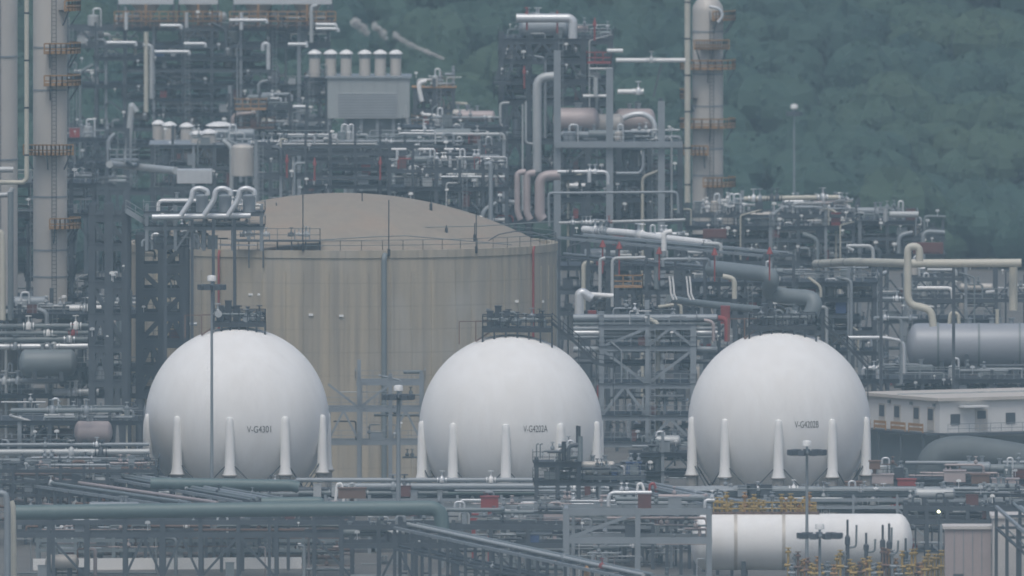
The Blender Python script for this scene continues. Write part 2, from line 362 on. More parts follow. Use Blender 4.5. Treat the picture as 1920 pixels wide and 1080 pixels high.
def forest():
    rng = np.random.default_rng(5)
    protos = []
    for k in range(6):
        n = 520; th = rng.uniform(0, 2*np.pi, n); ph = np.arccos(rng.uniform(-.55, 1, n)); rad = rng.uniform(.72, 1.04, n)
        lump = 1+.22*np.sin(3*th+k)*np.sin(2*ph+k*2)+.12*np.sin(7*th+2*k)
        d = np.stack([np.sin(ph)*np.cos(th), np.sin(ph)*np.sin(th), np.cos(ph)*.8], 1)
        c = d*(rad*lump)[:, None]
        nrm = d+rng.normal(0, .22, (n, 3)); nrm /= np.linalg.norm(nrm, axis=1)[:, None]
        a = np.cross(nrm, rng.normal(0, 1, (n, 3))); a /= np.linalg.norm(a, axis=1)[:, None]; b = np.cross(nrm, a)
        s = rng.uniform(.04, .095, n)[:, None]
        leaves = np.stack([c-a*s, c-b*s*.8, c+a*s, c+b*s*.8], 1)
        core = []
        def cp(u, v_): 
            ph_ = np.pi*u/9; th_ = 2*np.pi*v_/14; l = .93*(1+.22*np.sin(3*th_+k)*np.sin(2*ph_+k*2)+.12*np.sin(7*th_+2*k)); return np.array([np.sin(ph_)*np.cos(th_), np.sin(ph_)*np.sin(th_), np.cos(ph_)*.8])*l
        for u in range(8):
            for v_ in range(14): core.append([cp(u, v_), cp(u+1, v_), cp(u+1, v_+1), cp(u, v_+1)])
        protos.append(np.concatenate([leaves, np.array(core)]))
    V = []; tone = []
    for row in range(50):
        y = 3664+row*6.4
        hw = 112
        for x in np.arange(-hw, hw, 5.6):
            xx = x+rng.uniform(-2.4, 2.4); yy = y+rng.uniform(-2.4, 2.4)
            if yy < 3674+8*math.sin(xx*.013+.6)+4*math.sin(xx*.05): continue
            px = 960+xx/yy*F
            if rng.random() < .07: continue
            s = rng.uniform(3.2, 6.0)*(1.2 if rng.random() < .12 else 1); h = s*rng.uniform(1.0, 1.5)
            p = protos[rng.integers(6)]; t = rng.uniform(0, 6.28); R = np.array([[math.cos(t), -math.sin(t), 0], [math.sin(t), math.cos(t), 0], [0, 0, 1]])
            q = (p.reshape(-1, 3)@R.T)*np.array([s, s, h*.75])+np.array([xx, yy, hz(xx, yy)+h*.9])
            V.append(q)
            tone.append(np.full(len(p), float(np.clip(rng.normal(.42+.32*math.sin(xx*.06+yy*.035+2)*math.cos(xx*.023-yy*.05)+.16*math.sin(xx*.15+yy*.09+1), .07), 0, 1))))
    V = np.concatenate(V); nf = len(V)//4
    me = bpy.data.meshes.new('forest'); me.vertices.add(len(V)); me.vertices.foreach_set('co', V.astype('f').ravel())
    me.loops.add(nf*4); me.loops.foreach_set('vertex_index', np.arange(nf*4, dtype='i'))
    me.polygons.add(nf); me.polygons.foreach_set('loop_start', np.arange(nf, dtype='i')*4); me.polygons.foreach_set('loop_total', np.full(nf, 4, 'i'))
    me.update(calc_edges=True)
    at = me.attributes.new('species', 'FLOAT', 'FACE'); at.data.foreach_set('value', np.concatenate(tone).astype('f'))
    m = bpy.data.materials.new('leaves'); m.use_nodes = True; t = m.node_tree; b = t.nodes['Principled BSDF']; b.inputs['Roughness'].default_value = .8
    A = t.nodes.new('ShaderNodeAttribute'); A.attribute_name = 'species'; r = t.nodes.new('ShaderNodeValToRGB')
    r.color_ramp.elements[0].color = (.014,.050,.042,1); r.color_ramp.elements[1].color = (.042,.078,.042,1)
    e = r.color_ramp.elements.new(.55); e.color = (.024,.063,.042,1)
    t.links.new(A.outputs['Fac'], r.inputs[0]); t.links.new(r.outputs[0], b.inputs['Base Color']); me.materials.append(m)
    o = bpy.data.objects.new('forest', me); C.objects.link(o)
    tag(o, 'dense green forest covering the hillside behind the whole plant', 'forest', None, 'stuff')
forest()
# ------------------------------------------------------------------ domed concrete tank
def streak_mat(name, c0, c1, c2, zs, amt, pour=0):
    m = bpy.data.materials.new(name); m.use_nodes = True; t = m.node_tree; b = t.nodes['Principled BSDF']; b.inputs['Roughness'].default_value = .85
    tc = t.nodes.new('ShaderNodeTexCoord')
    def noise(sc, det, s3):
        mp = t.nodes.new('ShaderNodeMapping'); mp.inputs['Scale'].default_value = s3
        n = t.nodes.new('ShaderNodeTexNoise'); n.inputs['Scale'].default_value = sc; n.inputs['Detail'].default_value = det
        t.links.new(tc.outputs['Object'], mp.inputs[0]); t.links.new(mp.outputs[0], n.inputs['Vector']); return n
    def mix(a, b_, f, lo, hi):
        mr = t.nodes.new('ShaderNodeMapRange'); mr.inputs[1].default_value = lo; mr.inputs[2].default_value = hi; t.links.new(f, mr.inputs[0])
        x = t.nodes.new('ShaderNodeMix'); x.data_type = 'RGBA'; t.links.new(mr.outputs[0], x.inputs[0])
        for s, k in ((a, 6), (b_, 7)):
            if isinstance(s, tuple): x.inputs[k].default_value = (*s, 1)
            else: t.links.new(s, x.inputs[k])
        return x.outputs[2]
    n1 = noise(.9, 6, (1,1,zs)); n2 = noise(.22, 3, (1,1,.5)); n3 = noise(2.4, 3, (1,1,zs*.6))
    a = mix(c0, c1, n1.outputs[0], .38, .62); a = mix(a, c2, n2.outputs[0], .5, .8)
    d = mix((1,1,1), (1-amt,1-amt,1-amt*.9), n3.outputs[0], .55, .72)
    x = t.nodes.new('ShaderNodeMix'); x.data_type = 'RGBA'; x.blend_type = 'MULTIPLY'; x.inputs[0].default_value = 1
    t.links.new(a, x.inputs[6]); t.links.new(d, x.inputs[7])
    if pour:
        sp = t.nodes.new('ShaderNodeSeparateXYZ'); t.links.new(tc.outputs['Object'], sp.inputs[0])
        def mt(op, v, *k):
            n = t.nodes.new('ShaderNodeMath'); n.operation = op; t.links.new(v, n.inputs[0])
            for i, q in enumerate(k): n.inputs[i+1].default_value = q
            return n.outputs[0]
        ln = mt('LESS_THAN', mt('FRACT', mt('DIVIDE', sp.outputs[2], pour)), .05)
        f = t.nodes.new('ShaderNodeMath'); f.operation = 'MULTIPLY'; t.links.new(ln, f.inputs[0]); t.links.new(n2.outputs[0], f.inputs[1])
        y = mix((1,1,1), (.84,.84,.85), f.outputs[0], 0, .6); w = t.nodes.new('ShaderNodeMix'); w.data_type = 'RGBA'; w.blend_type = 'MULTIPLY'; w.inputs[0].default_value = 1
        t.links.new(d, w.inputs[6]); t.links.new(y, w.inputs[7]); t.links.new(w.outputs[2], x.inputs[7])
    t.links.new(x.outputs[2], b.inputs['Base Color']); return m
CW = streak_mat('streaked concrete', (.44,.385,.29), (.33,.30,.245), (.43,.41,.36), .04, .20, 2.6)
DM = streak_mat('tan dome concrete', (.30,.26,.205), (.27,.235,.19), (.32,.25,.19), .6, .08)
TY = 3094.; tx = P(638, 600, TY-24.3).x; TR = M(404, TY); TH = P(638, 470, TY-TR).z
tk = thing('domed_tank', (tx, TY, 0), 'huge beige concrete storage tank with a shallow tan dome behind the white spheres', 'storage tank')
MB().lathe((tx,TY,0), [(TR,0),(TR,TH-.9),(TR+.12,TH-.85),(TR+.12,TH),(TR-.7,TH),(TR-.7,TH-.5)], 128).build('wall', CW, tk)
apex = P(640, 362, TY).z; dr = TR-.9; dh = apex-TH+.6; RS = (dr*dr+dh*dh)/(2*dh)
MB().lathe((tx,TY,apex-RS), [(RS*math.sin(a), RS*math.cos(a)) for a in [math.asin(dr/RS)*(1-i/16) for i in range(16)]]+[(.05,RS)], 96).build('dome', DM, tk)
ring = [(tx+(TR-.1)*math.cos(a), TY+(TR-.1)*math.sin(a), TH) for a in [math.pi*2*i/64 for i in range(65)]]
rail_mb(ring, 1.15, 2.4, .07).build('railing', 'grey', tk)
def dome_z(x, y): r = math.hypot(x-tx, y-TY); return apex-RS+math.sqrt(max(RS*RS-r*r, 0))
for k in range(28):                                  # vertical buttress joints and cover plates on the wall
    a = math.radians(-172+k*6.0+R_.uniform(-1,1)); c = (tx+(TR+.03)*math.cos(a), TY+(TR+.03)*math.sin(a))
    MB().box((c[0], c[1], (TH-2.4)/2), (.12, R_.choice([.12,.3,.5]), TH-2.4), a).build('wall_joint', CW, tk)
for px, py in ((183+760-380+20,590),(968,565),(1016,565),(640,592),(487,552),(470,552)):
    p = P(px, py, TY); dx = p.x-tx; y = TY-math.sqrt(max(TR*TR-dx*dx, 1)); p = P(px, py, y); MB().box((p.x, y-.05, p.z), (.5,.3,.25)).build('wall_plate', 'white', tk)
rods = [(568,365,470),(679,362,397),(729,375,480),(893,395,475),(808,350,392),(518,380,400),(740,422,438),(837,422,440),(890,418,436),(666,424,440)]
for i, (px, p0, p1) in enumerate(rods):
    Y = TY-TR*.92 if p1 > 460 else (TY-TR*.3 if p1 < 405 else TY-TR*.6)
    b = P(px, p1, Y); zt = P(px, p0, Y).z
    if p1 > 460: y = TY-math.sqrt(TR*TR-(b.x-tx)**2)-.2; b = P(px, p1, y); zt = P(px, p0, y).z
    else: b.z = min(b.z, dome_z(b.x, b.y))-.05
    MB().cyl((b.x,b.y,b.z), (b.x,b.y,zt), .07, 6).cyl((b.x,b.y,b.z), (b.x,b.y,b.z+.8), .16, 8).build('lightning_rod', 'dark', tk)
MB().tube([P(380,428,TY-TR*.5)+Vector((0,0,0))]+[Vector((P(x,0,TY-TR*.6).x, TY-TR*.6, P(x,y,TY-TR*.6).z)) for x, y in ((480,424),(700,428),(900,424),(1040,415))], .06, 6).build('dome_cable', 'grey', tk)
MB().tube([Vector((P(x,0,TY-TR*.85).x, TY-TR*.85, P(x,y,TY-TR*.85).z)) for x, y in ((600,450),(700,444),(760,442),(880,452),(960,459))], .06, 6).build('foam_line', 'grey', tk)
def wall_pipe(px, y0, y1, r, m, label):
    p = P(px, 600, TY-TR); dx = p.x-tx; y = TY-math.sqrt(TR*TR-dx*dx)-.55
    a, b = P(px, y0, y), P(px, y1, y); t = pipe([(a.x,y,0),(a.x,y,a.z-.4),(a.x+.1,y+.5,a.z)], r, m, label, name='pipe'); return t
wall_pipe(410, 470, 700, .14, 'red', 'thin red fire water pipe on the tank wall above the left sphere')
wall_pipe(1000, 463, 700, .14, 'red', 'thin red fire water pipe near the right edge of the tank wall')
wall_pipe(720, 478, 890, .32, 'grey', 'wide grey pipe running down the middle of the tank wall')
b0, b1 = P(1000, 492, TY-16), P(1026, 465, TY-16)
# small service platform on the rim, left
def rim_platform():
    Y = TY-TR+1.0; a, b = P(440, 458, Y), P(600, 458, Y); t = thing('service_platform', ((a.x+b.x)/2, Y+2, TH), 'long narrow steel service platform with railing on the left rim of the tank', 'platform')
    z = P(500, 452, Y).z
    MB().box(((a.x+b.x)/2, Y+1.2, z), (b.x-a.x, 2.6, .15)).build('deck', 'steel', t); rail_mb([(a.x,Y,z),(b.x,Y,z),(b.x,Y+2.4,z)], 1.4, 1.5, .07).build('railing', 'grey', t)
    for i in range(7): bar('support', (a.x+(b.x-a.x)*i/6, Y+.3, TH-2), (a.x+(b.x-a.x)*i/6, Y+.3, z), .16, 'steel', t)
    for i in range(9):
        x = R_.uniform(a.x+.5, b.x-.5); inst('valve', 'valve', (x, Y+1.2, z+.7), R_.uniform(.6,1), R_.choice(['galv','pale','steel']), t)
        bar('stub', (x+.4, Y+1, z), (x+.4, Y+1, z+R_.uniform(.8,2)), .12, 'galv', t)
rim_platform()
def rim_crane():
    Y = TY-TR*.55; c = P(1000, 452, Y); t = thing('rim_stair_hood', (c.x, Y, TH-.5), 'arched grey handrail over the right shoulder of the tank rim', 'handrail')
    b = MB()
    for dy in (0, 1.2): b.tube([Vector((P(x,0,Y).x, Y+dy, P(x,y,Y).z)) for x, y in ((915,452),(935,440),(965,434),(1000,436),(1030,448))], .05, 6)
    b.build('hoop_rail', 'steel', t)
rim_crane()
# ------------------------------------------------------------------ three spheres
def on_sphere(me, c, R, u0, w0):
    for v in me.vertices:
        x, z = u0+v.co.x, w0+v.co.y; v.co = Vector((x, -math.sqrt(R*R-x*x-z*z), z))
WS = streak_mat('weathered white paint', (.80,.80,.78), (.77,.765,.74), (.74,.73,.70), .25, .04)
def sphere(px, py, r_px, rot, text, tpx, label, stair, plat, seed):
    rr = random.Random(seed); zc = 11.4; Y = Yat(py, zc); c = P(px, py, Y); c.z = zc; R = M(r_px, Y)
    t = thing('spherical_tank', (c.x, Y, 0), label, 'storage tank', 'white spherical gas tanks', place=c)
    sh = MB().lathe(c, [(R*math.sin(a), -R*math.cos(a)) for a in [max(.002, math.pi*i/56) for i in range(57)]][:-1]+[(.02, R)], 96).build('shell', WS, t)
    # painted number
    cu = bpy.data.curves.new('lettering', 'FONT'); cu.body = text; cu.size = 1.05; cu.align_x = 'CENTER'; cu.align_y = 'CENTER'; cu.offset = -.004
    to = bpy.data.objects.new('tmp', cu); C.objects.link(to); bpy.context.view_layer.update()
    me = bpy.data.meshes.new_from_object(to.evaluated_get(bpy.context.evaluated_depsgraph_get())); bpy.data.objects.remove(to)
    w = max(v.co.x for v in me.vertices)-min(v.co.x for v in me.vertices); s = M(45, Y)/w
    for v in me.vertices: v.co.x *= s
    on_sphere(me, c, R+.035, M(tpx[0]-px, Y), M(py-tpx[1], Y)); me.materials.clear(); me.materials.append(MT['black'])
    lo = bpy.data.objects.new('lettering', me); C.objects.link(lo); lo.parent = t; lo.location = (0,0,zc)
    RL = R+.02
    legs = []
    for k in range(10):
        a = math.radians(rot-90+36*k); q = Vector((c.x+RL*math.cos(a), c.y+RL*math.sin(a), 0)); legs.append(q)
        lg = MB().lathe(q, [(.76,5.6),(.74,5.75),(.58,6.3),(.54,8.0),(.49,10.5),(.43,zc-.1),(.42,zc+.3),(.32,zc+.55),(.03,zc+.65)], 18).build('leg', 'white', t)
        MB().lathe(q, [(.95,0),(.95,.5),(.62,.55),(.62,5.45),(.9,5.6),(.9,5.7)], 18).build('leg_base', 'conc', lg)
    for k in range(10):
        p, q = legs[k], legs[(k+1) % 10]
        for a, b in ((p, q), (q, p)): bar('tie_rod', (a.x, a.y, .9), (b.x, b.y, 7.2), .1, 'steel', t)
    # top platform
    x0, x1, ydk, yt = plat; zd = P(px, ydk, Y).z; xa, xb = P(x0, 0, Y).x, P(x1, 0, Y).x; dy = 2.2
    pl = MB().box(((xa+xb)/2, Y, zd), (xb-xa, 2*dy, .16)).box(((xa+xb)/2, Y-dy, zd-.2), (xb-xa, .12, .5)).build('top_platform', 'dark', t)
    rail_mb([(xa,Y-dy,zd+.08),(xb,Y-dy,zd+.08),(xb,Y+dy,zd+.08),(xa,Y+dy,zd+.08),(xa,Y-dy,zd+.08)], 1.25, .9, .12).build('railing', 'dark', pl)
    def sz(x, y): return zc+math.sqrt(max(R*R-(x-c.x)**2-(y-Y)**2, 0))
    n = 6
    for i in range(n+1):
        x = xa+(xb-xa)*i/n
        for y in (Y-dy, Y+dy): bar('platform_post', (x,y,sz(x,y)-.05), (x,y,zd), .2, 'dark', t)
    # relief valves, drum and pipework on top
    for i in range(7):
        x = rr.uniform(xa+.4, xb-.4); y = Y+rr.uniform(-1.6,1.4); h = rr.uniform(.6,1.9)
        MB().cyl((x,y,zd), (x,y,zd+h), .1+rr.random()*.09, 8).cyl((x,y,zd+h*.6), (x,y,zd+h*.6+.12), .3, 8).cyl((x,y,zd+h), (x,y,zd+h+.12), .26, 8).build('nozzle', rr.choice(['steel','grey','galv']), t)
    for i in range(8):
        inst('valve', 'valve', (rr.uniform(xa+.4, xb-.4), Y+rr.uniform(-2,1), zd+rr.uniform(.3,1.3)), rr.uniform(.6,1.15), rr.choice(['steel','grey','galv','dark','pale']), t, rr.uniform(0,3))
    MB().tube([(xa+.6,Y-.8,zd+.9),(xb-.8,Y-.8,zd+.9),(xb-.8,Y-.8,zd+.1)], .14, 8).tube([(xa+1.2,Y+.4,zd+.1),(xa+1.2,Y+.4,zd+1.6),((xa+xb)/2,Y+.4,zd+1.6),((xa+xb)/2,Y+.4,zd+.1)], .17, 8).build('manifold', 'grey', t)
    for i in range(3):
        x = xa+.8+i*.9; MB().box((x, Y-.3, zd+.95+.3*(i == 1)), (.7,.8,1.6+.5*(i == 1))).box((x, Y-.3, zd+1.8+.55*(i == 1)), (.85,.95,.1)).build('valve_box', rr.choice(['steel','dark']), t)
    # inclined ladder rails on the left shoulder
    lx0, lz0 = P(stair[0][0], stair[0][1], Y-1.2), P(stair[1][0], stair[1][1], Y-1.2)
    p, q = Vector((lx0.x, Y-1.8, lx0.z)), Vector((lz0.x, Y-1.8, lz0.z)); b = MB().bar(p, q, .14).bar(p+Vector((0,1,0)), q+Vector((0,1,0)), .14)
    hh = Vector((0,0,2.2)); b.bar(p, p+hh, .13).bar(p+hh, (q.x,q.y,p.z+2.2), .1).bar(p+Vector((0,1,0)), p+hh+Vector((0,1,0)), .13).bar(p+hh+Vector((0,1,0)), (q.x,q.y+1,p.z+2.2), .1).bar(p+hh, p+hh+Vector((0,1,0)), .1).bar(p-Vector((1.8,0,.3)), p+hh-Vector((1.8,0,0)), .13).bar(p+hh-Vector((1.8,0,0)), p+hh, .1)
    b.build('ladder_cage', 'brown', t)
    # curved stair down the right shoulder
    if len(stair) > 2:
        pts = [Vector((P(x,0,Y+1).x, Y+2.6, P(x,y,Y+2.6).z)) for x, y in stair[2:]]
        b = MB()
        for i in (0, 1.1):
            for p, q in zip(pts, pts[1:]): b.bar(p+Vector((0,i,0)), q+Vector((0,i,0)), .12, .28)
        for p, q in zip(pts, pts[1:]):
            m = max(1, int((q-p).length/.45))
            for k in range(m): e = p.lerp(q, k/m); b.box((e.x, e.y+.55, e.z), (.28,1.0,.05))
        st = b.build('stair', 'dark', t); rail_mb(pts, 1.1, 1.1, .1).build('railing', 'dark', st)
        for e in pts[1:]:
            bar('stair_post', (e.x, e.y, sz(e.x, e.y)-.1 if abs(e.x-c.x) < R*.9 else zc+2), (e.x, e.y, e.z), .12, 'steel', t)
    return t
sphere(444.5, 785, 172.5, -4, 'V-G4301', (488.5, 798), 'leftmost white spherical tank numbered V-G4301, behind a tall light mast', [(378,628),(408,608)], (399,497,604,580), 1)
sphere(957.5, 798, 171.5, -3, 'V-G4202A', (1004, 797), 'middle white spherical tank numbered V-G4202A in front of the concrete tank', [(892,640),(925,618),(1035,606),(1085,648),(1118,682),(1150,688)], (905,1035,614,590), 2)
sphere(1461, 790, 171, -1, 'V-G4202B', (1511, 789), 'rightmost white spherical tank numbered V-G4202B, beside the pale building', [(1396,635),(1425,612),(1545,608),(1590,650),(1628,690)], (1405,1530,610,590), 3)
# ------------------------------------------------------------------ light masts
def mast(px, ytop, Y, rw, label, n=9, r=.13):
    p = P(px, ytop, Y); z = p.z; R = M(rw, Y)
    t = thing('light_mast', (p.x, Y, 0), label, 'light mast', 'high light masts', place=p)
    MB().ring_tube([Vector((p.x,Y,0)), Vector((p.x,Y,z*.5)), Vector((p.x,Y,z+.9))], [r*1.7, r*1.3, r], 10).build('pole', 'galv', t)
    MB().lathe((p.x,Y,z-.12), [(R*.62,0),(R*.70,.0),(R*.70,.16),(R*.62,.16)], 20).bar((p.x-R*.66,Y,z-.05),(p.x+R*.66,Y,z-.05),.1).bar((p.x,Y-R*.66,z-.05),(p.x,Y+R*.66,z-.05),.1).build('head_ring', 'galv', t)
    for k in range(n):
        a = 2*math.pi*k/n+.2; MB().box((p.x+R*.82*math.cos(a), Y+R*.82*math.sin(a), z-.05), (R*.42,.7,.5), a).box((p.x+R*.84*math.cos(a), Y+R*.84*math.sin(a), z-.33), (R*.36,.6,.06), a).build('floodlight', 'steel', t)
    MB().lathe((p.x,Y,z+.55), [(.3,0),(.5,.05),(.5,.45),(.44,.6),(.1,.66)], 14).build('top_cover', 'white', t)
mast(397, 537, 2952, 26, 'tall slim light mast standing in front of the leftmost sphere')
mast(747, 743, 2905, 30, 'light mast between the left and middle spheres, thick lower pole', r=.2)
mast(1513, 847, 2862, 36, 'light mast in front of the rightmost sphere')
mast(1537, 1003, 2800, 42, 'low light mast in front of the white horizontal vessel')
mast(1489, 212, 3640, 14, 'distant light mast against the forest on the right', r=.1)
mast(1040, 60, 3560, 10, 'distant light mast behind the tall steel tower', r=.08)
# ------------------------------------------------------------------ steel modules, back to front
A = module
A('the upper left train', 'broad upper left process structure of dark steel with many pipe levels', 125, 615, 42, 3480, 14, 9, [52,84,108,130,160,185,212,240,270,300,360], ny=3, braces=.5, clut=.9, seed=11, lamps=50)
A('the gantry left of the stacks', 'dark steel gantry supporting pipes right of the upper left train', 430, 600, 175, 3440, 8, 3, [200,238,262], clut=1.1, seed=12, lamps=6)
A('the mid plant', 'wide dark pipe structure behind the tank dome', 480, 945, 262, 3270, 12, 10, [272,286,300,315,330,348,365,400], ny=2, clut=.9, seed=13, lamps=24, cw=.3, kinds=(1,1.5,.5,.8))
A('the yard behind the dome', 'low steel structure with red fittings beside the dome', 730, 950, 300, 3230, 8, 5, [318,352,390,425], clut=1.3, seed=14, lamps=8, mix=['alu','galv','white','steel','red','pale'], kinds=(1,1.5,.6,1))
A('the flange deck', 'grey pipe deck between the grey box and the steel tower', 760, 950, 236, 3330, 10, 4, [240,285], clut=.8, seed=15)
A('the tall tower', 'tallest dark steel tower topped with a white duct', 940, 1145, 66, 3345, 14, 4, [74,112,150,190,262,320,372,410], ny=3, cw=.6, braces=1, clut=1.3, seed=16, lamps=24, vary=False, rail='steel', m='steel')
A('the tower annex', 'open steel frame with horizontal vessels attached right of the tallest tower', 1150, 1240, 190, 3350, 12, 2, [265,320,380], ny=1, cw=.5, clut=.6, seed=17)
tb = A('the tower base', 'wide grey steel base frame under the tallest tower', 1045, 1275, 268, 3300, 12, 4, [272,330,372,412], ny=2, cw=.5, braces=.4, m='steel', clut=1.1, seed=18, deckm='dark', vary=False, rail='steel', lamps=14)
for x_, y_ in ((1045,95),(1143,128),(1240,190)): bar('column', P(x_,y_,3298), (P(x_,300,3298).x, 3298, 0), .85, 'galv', tb)
bar('beam', P(1040,271,3297), P(1280,271,3297), .5, 'galv', tb, .7)
A('the far right train', 'dark stepped structure at the right end against the forest', 1560, 1768, 412, 3334, 12, 4, [415,445,478], ny=2, clut=1.3, seed=75, lamps=16, kinds=(1,1.2,.8,.6), mix=['alu','galv','steel','pale','grey'])
A('the right train', 'wide dark process structure right of the tall column', 1290, 1600, 400, 3330, 14, 6, [402,425,448,490], ny=2, clut=1.7, seed=19, lamps=34, kinds=(1,1.8,.6,1), mix=['alu','galv','white','steel','pale','galv'])
A('the right rack', 'dark pipe rack behind the rightmost sphere', 1300, 1640, 520, 3160, 10, 7, [530,560,590,620,660], clut=1.0, seed=20, lamps=10)
A('the centre right rack', 'dark green pipe rack between the tank and the zigzag pipe', 1045, 1330, 450, 3190, 12, 6, [462,500,545,585,630], clut=1.0, seed=21, lamps=12, cw=.4, braces=.5)
A('the far right structure', 'dark steel structure carrying the long cream pipe at far right', 1640, 1925, 500, 3200, 12, 5, [520,560,600,650,700], clut=.9, seed=22, lamps=10, kinds=(1.2,1,.5,.4))
A('the inner pier', 'darkest steel tower pressed against the left side of the concrete tank', 262, 345, 440, 3050, 7, 2, [455,500,545,590,640,690,735], ny=3, cw=.9, braces=1, clut=.7, seed=60, m='steel', kinds=(.6,3,0,0), rail='steel', vary=False, lamps=2)
A('the left pier', 'dark steel pipe tower left of the concrete tank', 172, 236, 385, 3042, 9, 2, [405,460,530,590,650,715], ny=2, cw=.75, braces=.9, vary=False, clut=.45, seed=23, m='steel', kinds=(1,2,0,0), rail='steel')
A('the lower left racks', 'low wide pipe rack left of the leftmost sphere', -20, 262, 570, 3065, 14, 5, [590,640,690,740], clut=1.0, seed=24, lamps=6, cw=.35, braces=.2, kinds=(2.2,.6,.4,.2), mix=['grey','galv','steel','pale','galv'])
A('the near left racks', 'low steel pipe rack at the left edge below the others', -20, 262, 770, 2985, 12, 5, [790,835,875], clut=1.0, seed=25, lamps=3, cw=.35, braces=.3, kinds=(2.2,.5,.3,.2), mix=['grey','galv','steel','pale','pink'])
A('the frame between the left spheres', 'galvanised steel frame between the left and middle spheres', 615, 790, 705, 3022, 6, 3, [715,765,827], cw=.4, braces=.5, m='galv', clut=.4, seed=26, lamps=2, kinds=(1,1,0,0), deck=False)
A('the frame between the right spheres', 'galvanised cross braced frame between the middle and rightmost spheres', 1128, 1300, 590, 3035, 9, 2, [610,650,720,780,830], cw=.5, braces=1, m='galv', clut=.8, seed=27, lamps=3, deckm='steel', kinds=(2.2,.8,0,.3))
A('the dark rack behind the building', 'dark steel racks beyond the pale building', 1600, 1925, 700, 3138, 10, 5, [712,740], clut=1.0, seed=28, lamps=6, kinds=(1.2,1,.4,.5))
# ------------------------------------------------------------------ single things, back to front
def PP(Y, pts, dys=None): return [Vector((P(x, y, Y+(dys[i] if dys else 0)))) for i, (x, y) in enumerate(pts)]
# diagonal rack running from the upper left towards the camera
def diag_rack(p0, p1, w, label, npipes, m, sd, short):
    rr = random.Random(sd); p0, p1 = Vector(p0), Vector(p1); t = thing('pipe_rack', (p0+p1)/2*1.0, label, 'pipe rack', place=(p0+p1)/2); d = (p1-p0); L = d.length; d.normalize(); s = Vector((d.y,-d.x,0)).normalized()
    t.location.z = 0
    n = max(2, int(L/6))
    for i in range(n+1):
        c = p0.lerp(p1, i/n)
        for k in (0, w): q = c+s*k; bar('column', (q.x,q.y,0), q, .35, 'steel', t)
        bar('cross_beam', c, c+s*w, .3, 'steel', t); bar('cross_beam', c-Vector((0,0,2.2)), c+s*w-Vector((0,0,2.2)), .28, 'steel', t)
    for k in (0, w): bar('beam', p0+s*k, p1+s*k, .3, 'galv', t); bar('beam', p0+s*k-Vector((0,0,2.2)), p1+s*k-Vector((0,0,2.2)), .25, 'steel', t)
    for i in range(npipes):
        r = rr.choice([.08,.11,.15,.2]); k = w*(i+.5)/npipes; z = (r+.16) if i % 3 else (r-2.0)
        pipe([p0+s*k+Vector((0,0,z)), p1+s*k+Vector((0,0,z))], r, rr.choice(m), '%s of the pipes running diagonally on %s' % (['first','second','third','fourth','fifth','sixth','seventh','eighth','ninth','tenth'][i], short), group='pipes on '+short, valves=rr.choice([0,1,2]), n=10)
# air cooler units on top of the upper left train
def cooler(px0, px1, Y, label, tall):
    a, b = P(px0, 48, Y), P(px1, 48, Y); W = b.x-a.x; t = thing('air_cooler', ((a.x+b.x)/2, Y, a.z), label, 'air cooler', 'air coolers on the upper left train')
    zt = P(px0, 8, Y).z; n = max(1, round(W/5))
    MB().box(((a.x+b.x)/2, Y+3, zt+1.2), (W, 6, 2.4)).build('tube_bundle', 'alu', t)
    for i in range(n):
        x = a.x+W*(i+.5)/n
        MB().lathe((x, Y+2.5, zt-1.9), [(.9,0),(.95,.5),(1.8,1.8),(1.8,1.88)], 16).build('fan_hood', 'pale', t)
    for i in range(2*n+1):
        x = a.x+W*i/(2*n)
        for y in (Y, Y+6): bar('leg', (x,y,a.z), (x,y,zt), .25, 'orange' if i % 2 else 'steel', t)
    MB().box(((a.x+b.x)/2, Y+2, a.z+.55), (W+1, 4, .15)).build('walkway', 'orange', t)
    rail_mb([(a.x-.5,Y-.4,a.z+.6),(b.x+.5,Y-.4,a.z+.6)], 1.2, 1.2, .13).build('railing', 'orange', t)
    rail_mb([(a.x-.5,Y-.4,a.z-.4),(b.x+.5,Y-.4,a.z-.4)], .9, 1.2, .11).build('railing', 'brown', t)
    pipe([(a.x+1,Y-1,zt-1),(a.x+1,Y-1,a.z-.5)], .25, 'alu', 'bright pipe dropping from the %s cooler on the upper left train' % tall, 'pipe', valves=0)
cooler(222, 325, 3478, 'air cooler with white top box at upper left, nearest the corner', 'left')
cooler(335, 408, 3482, 'small middle air cooler with orange railing at top left', 'middle')
cooler(438, 622, 3478, 'wide air cooler with white top and orange railing beside the hill', 'right')
pipe(PP(3470, [(268,85),(284,85),(284,185)]), .28, 'pale', 'pale vertical loop pipe on the face of the upper left train')
pipe(PP(3470, [(274,60),(274,85),(274,210)]), .3, 'cream', 'cream vertical pipe left in the loop pair of the upper left train')
pipe(PP(3470, [(493,95),(493,82),(503,82),(503,130)]), .28, 'alu', 'bright short loop pipe high on the upper left train')
pipe(PP(3470, [(595,10),(584,12),(584,80)]), .25, 'pale', 'pale pipe beside the wide air cooler')
for i, (x0, x1, y) in enumerate([(592,630,46),(592,634,54),(300,340,48),(345,385,82),(290,355,97),(200,255,80),(430,500,38),(520,575,200),(540,575,83)]):
    pipe(PP(3468, [(x0,y),(x1,y),(x1,y+6)]), .22, 'alu', ['bright short pipe above its twin at the right top of the upper left train','bright short pipe below its twin at the right top of the upper left train','silver stub pipe under the middle cooler','silver stub pipe on the walkway level under the middle cooler','long silver stub pipe right of the vertical loop','silver pipe left on the orange walkway level','silver pipe under the wide cooler','silver header pipe left of the grey box','silver pipe left of the first stack'][i])
pipe(PP(3460, [(238,310),(246,205),(246,196),(256,210)]), .42, 'pale', 'stout pale goose neck vent left of the stack cluster', name='goose_neck_vent')
pipe(PP(3440, [(440,300),(436,215),(480,212)]), .3, 'pink', 'pinkish grey riser under the orange platform')
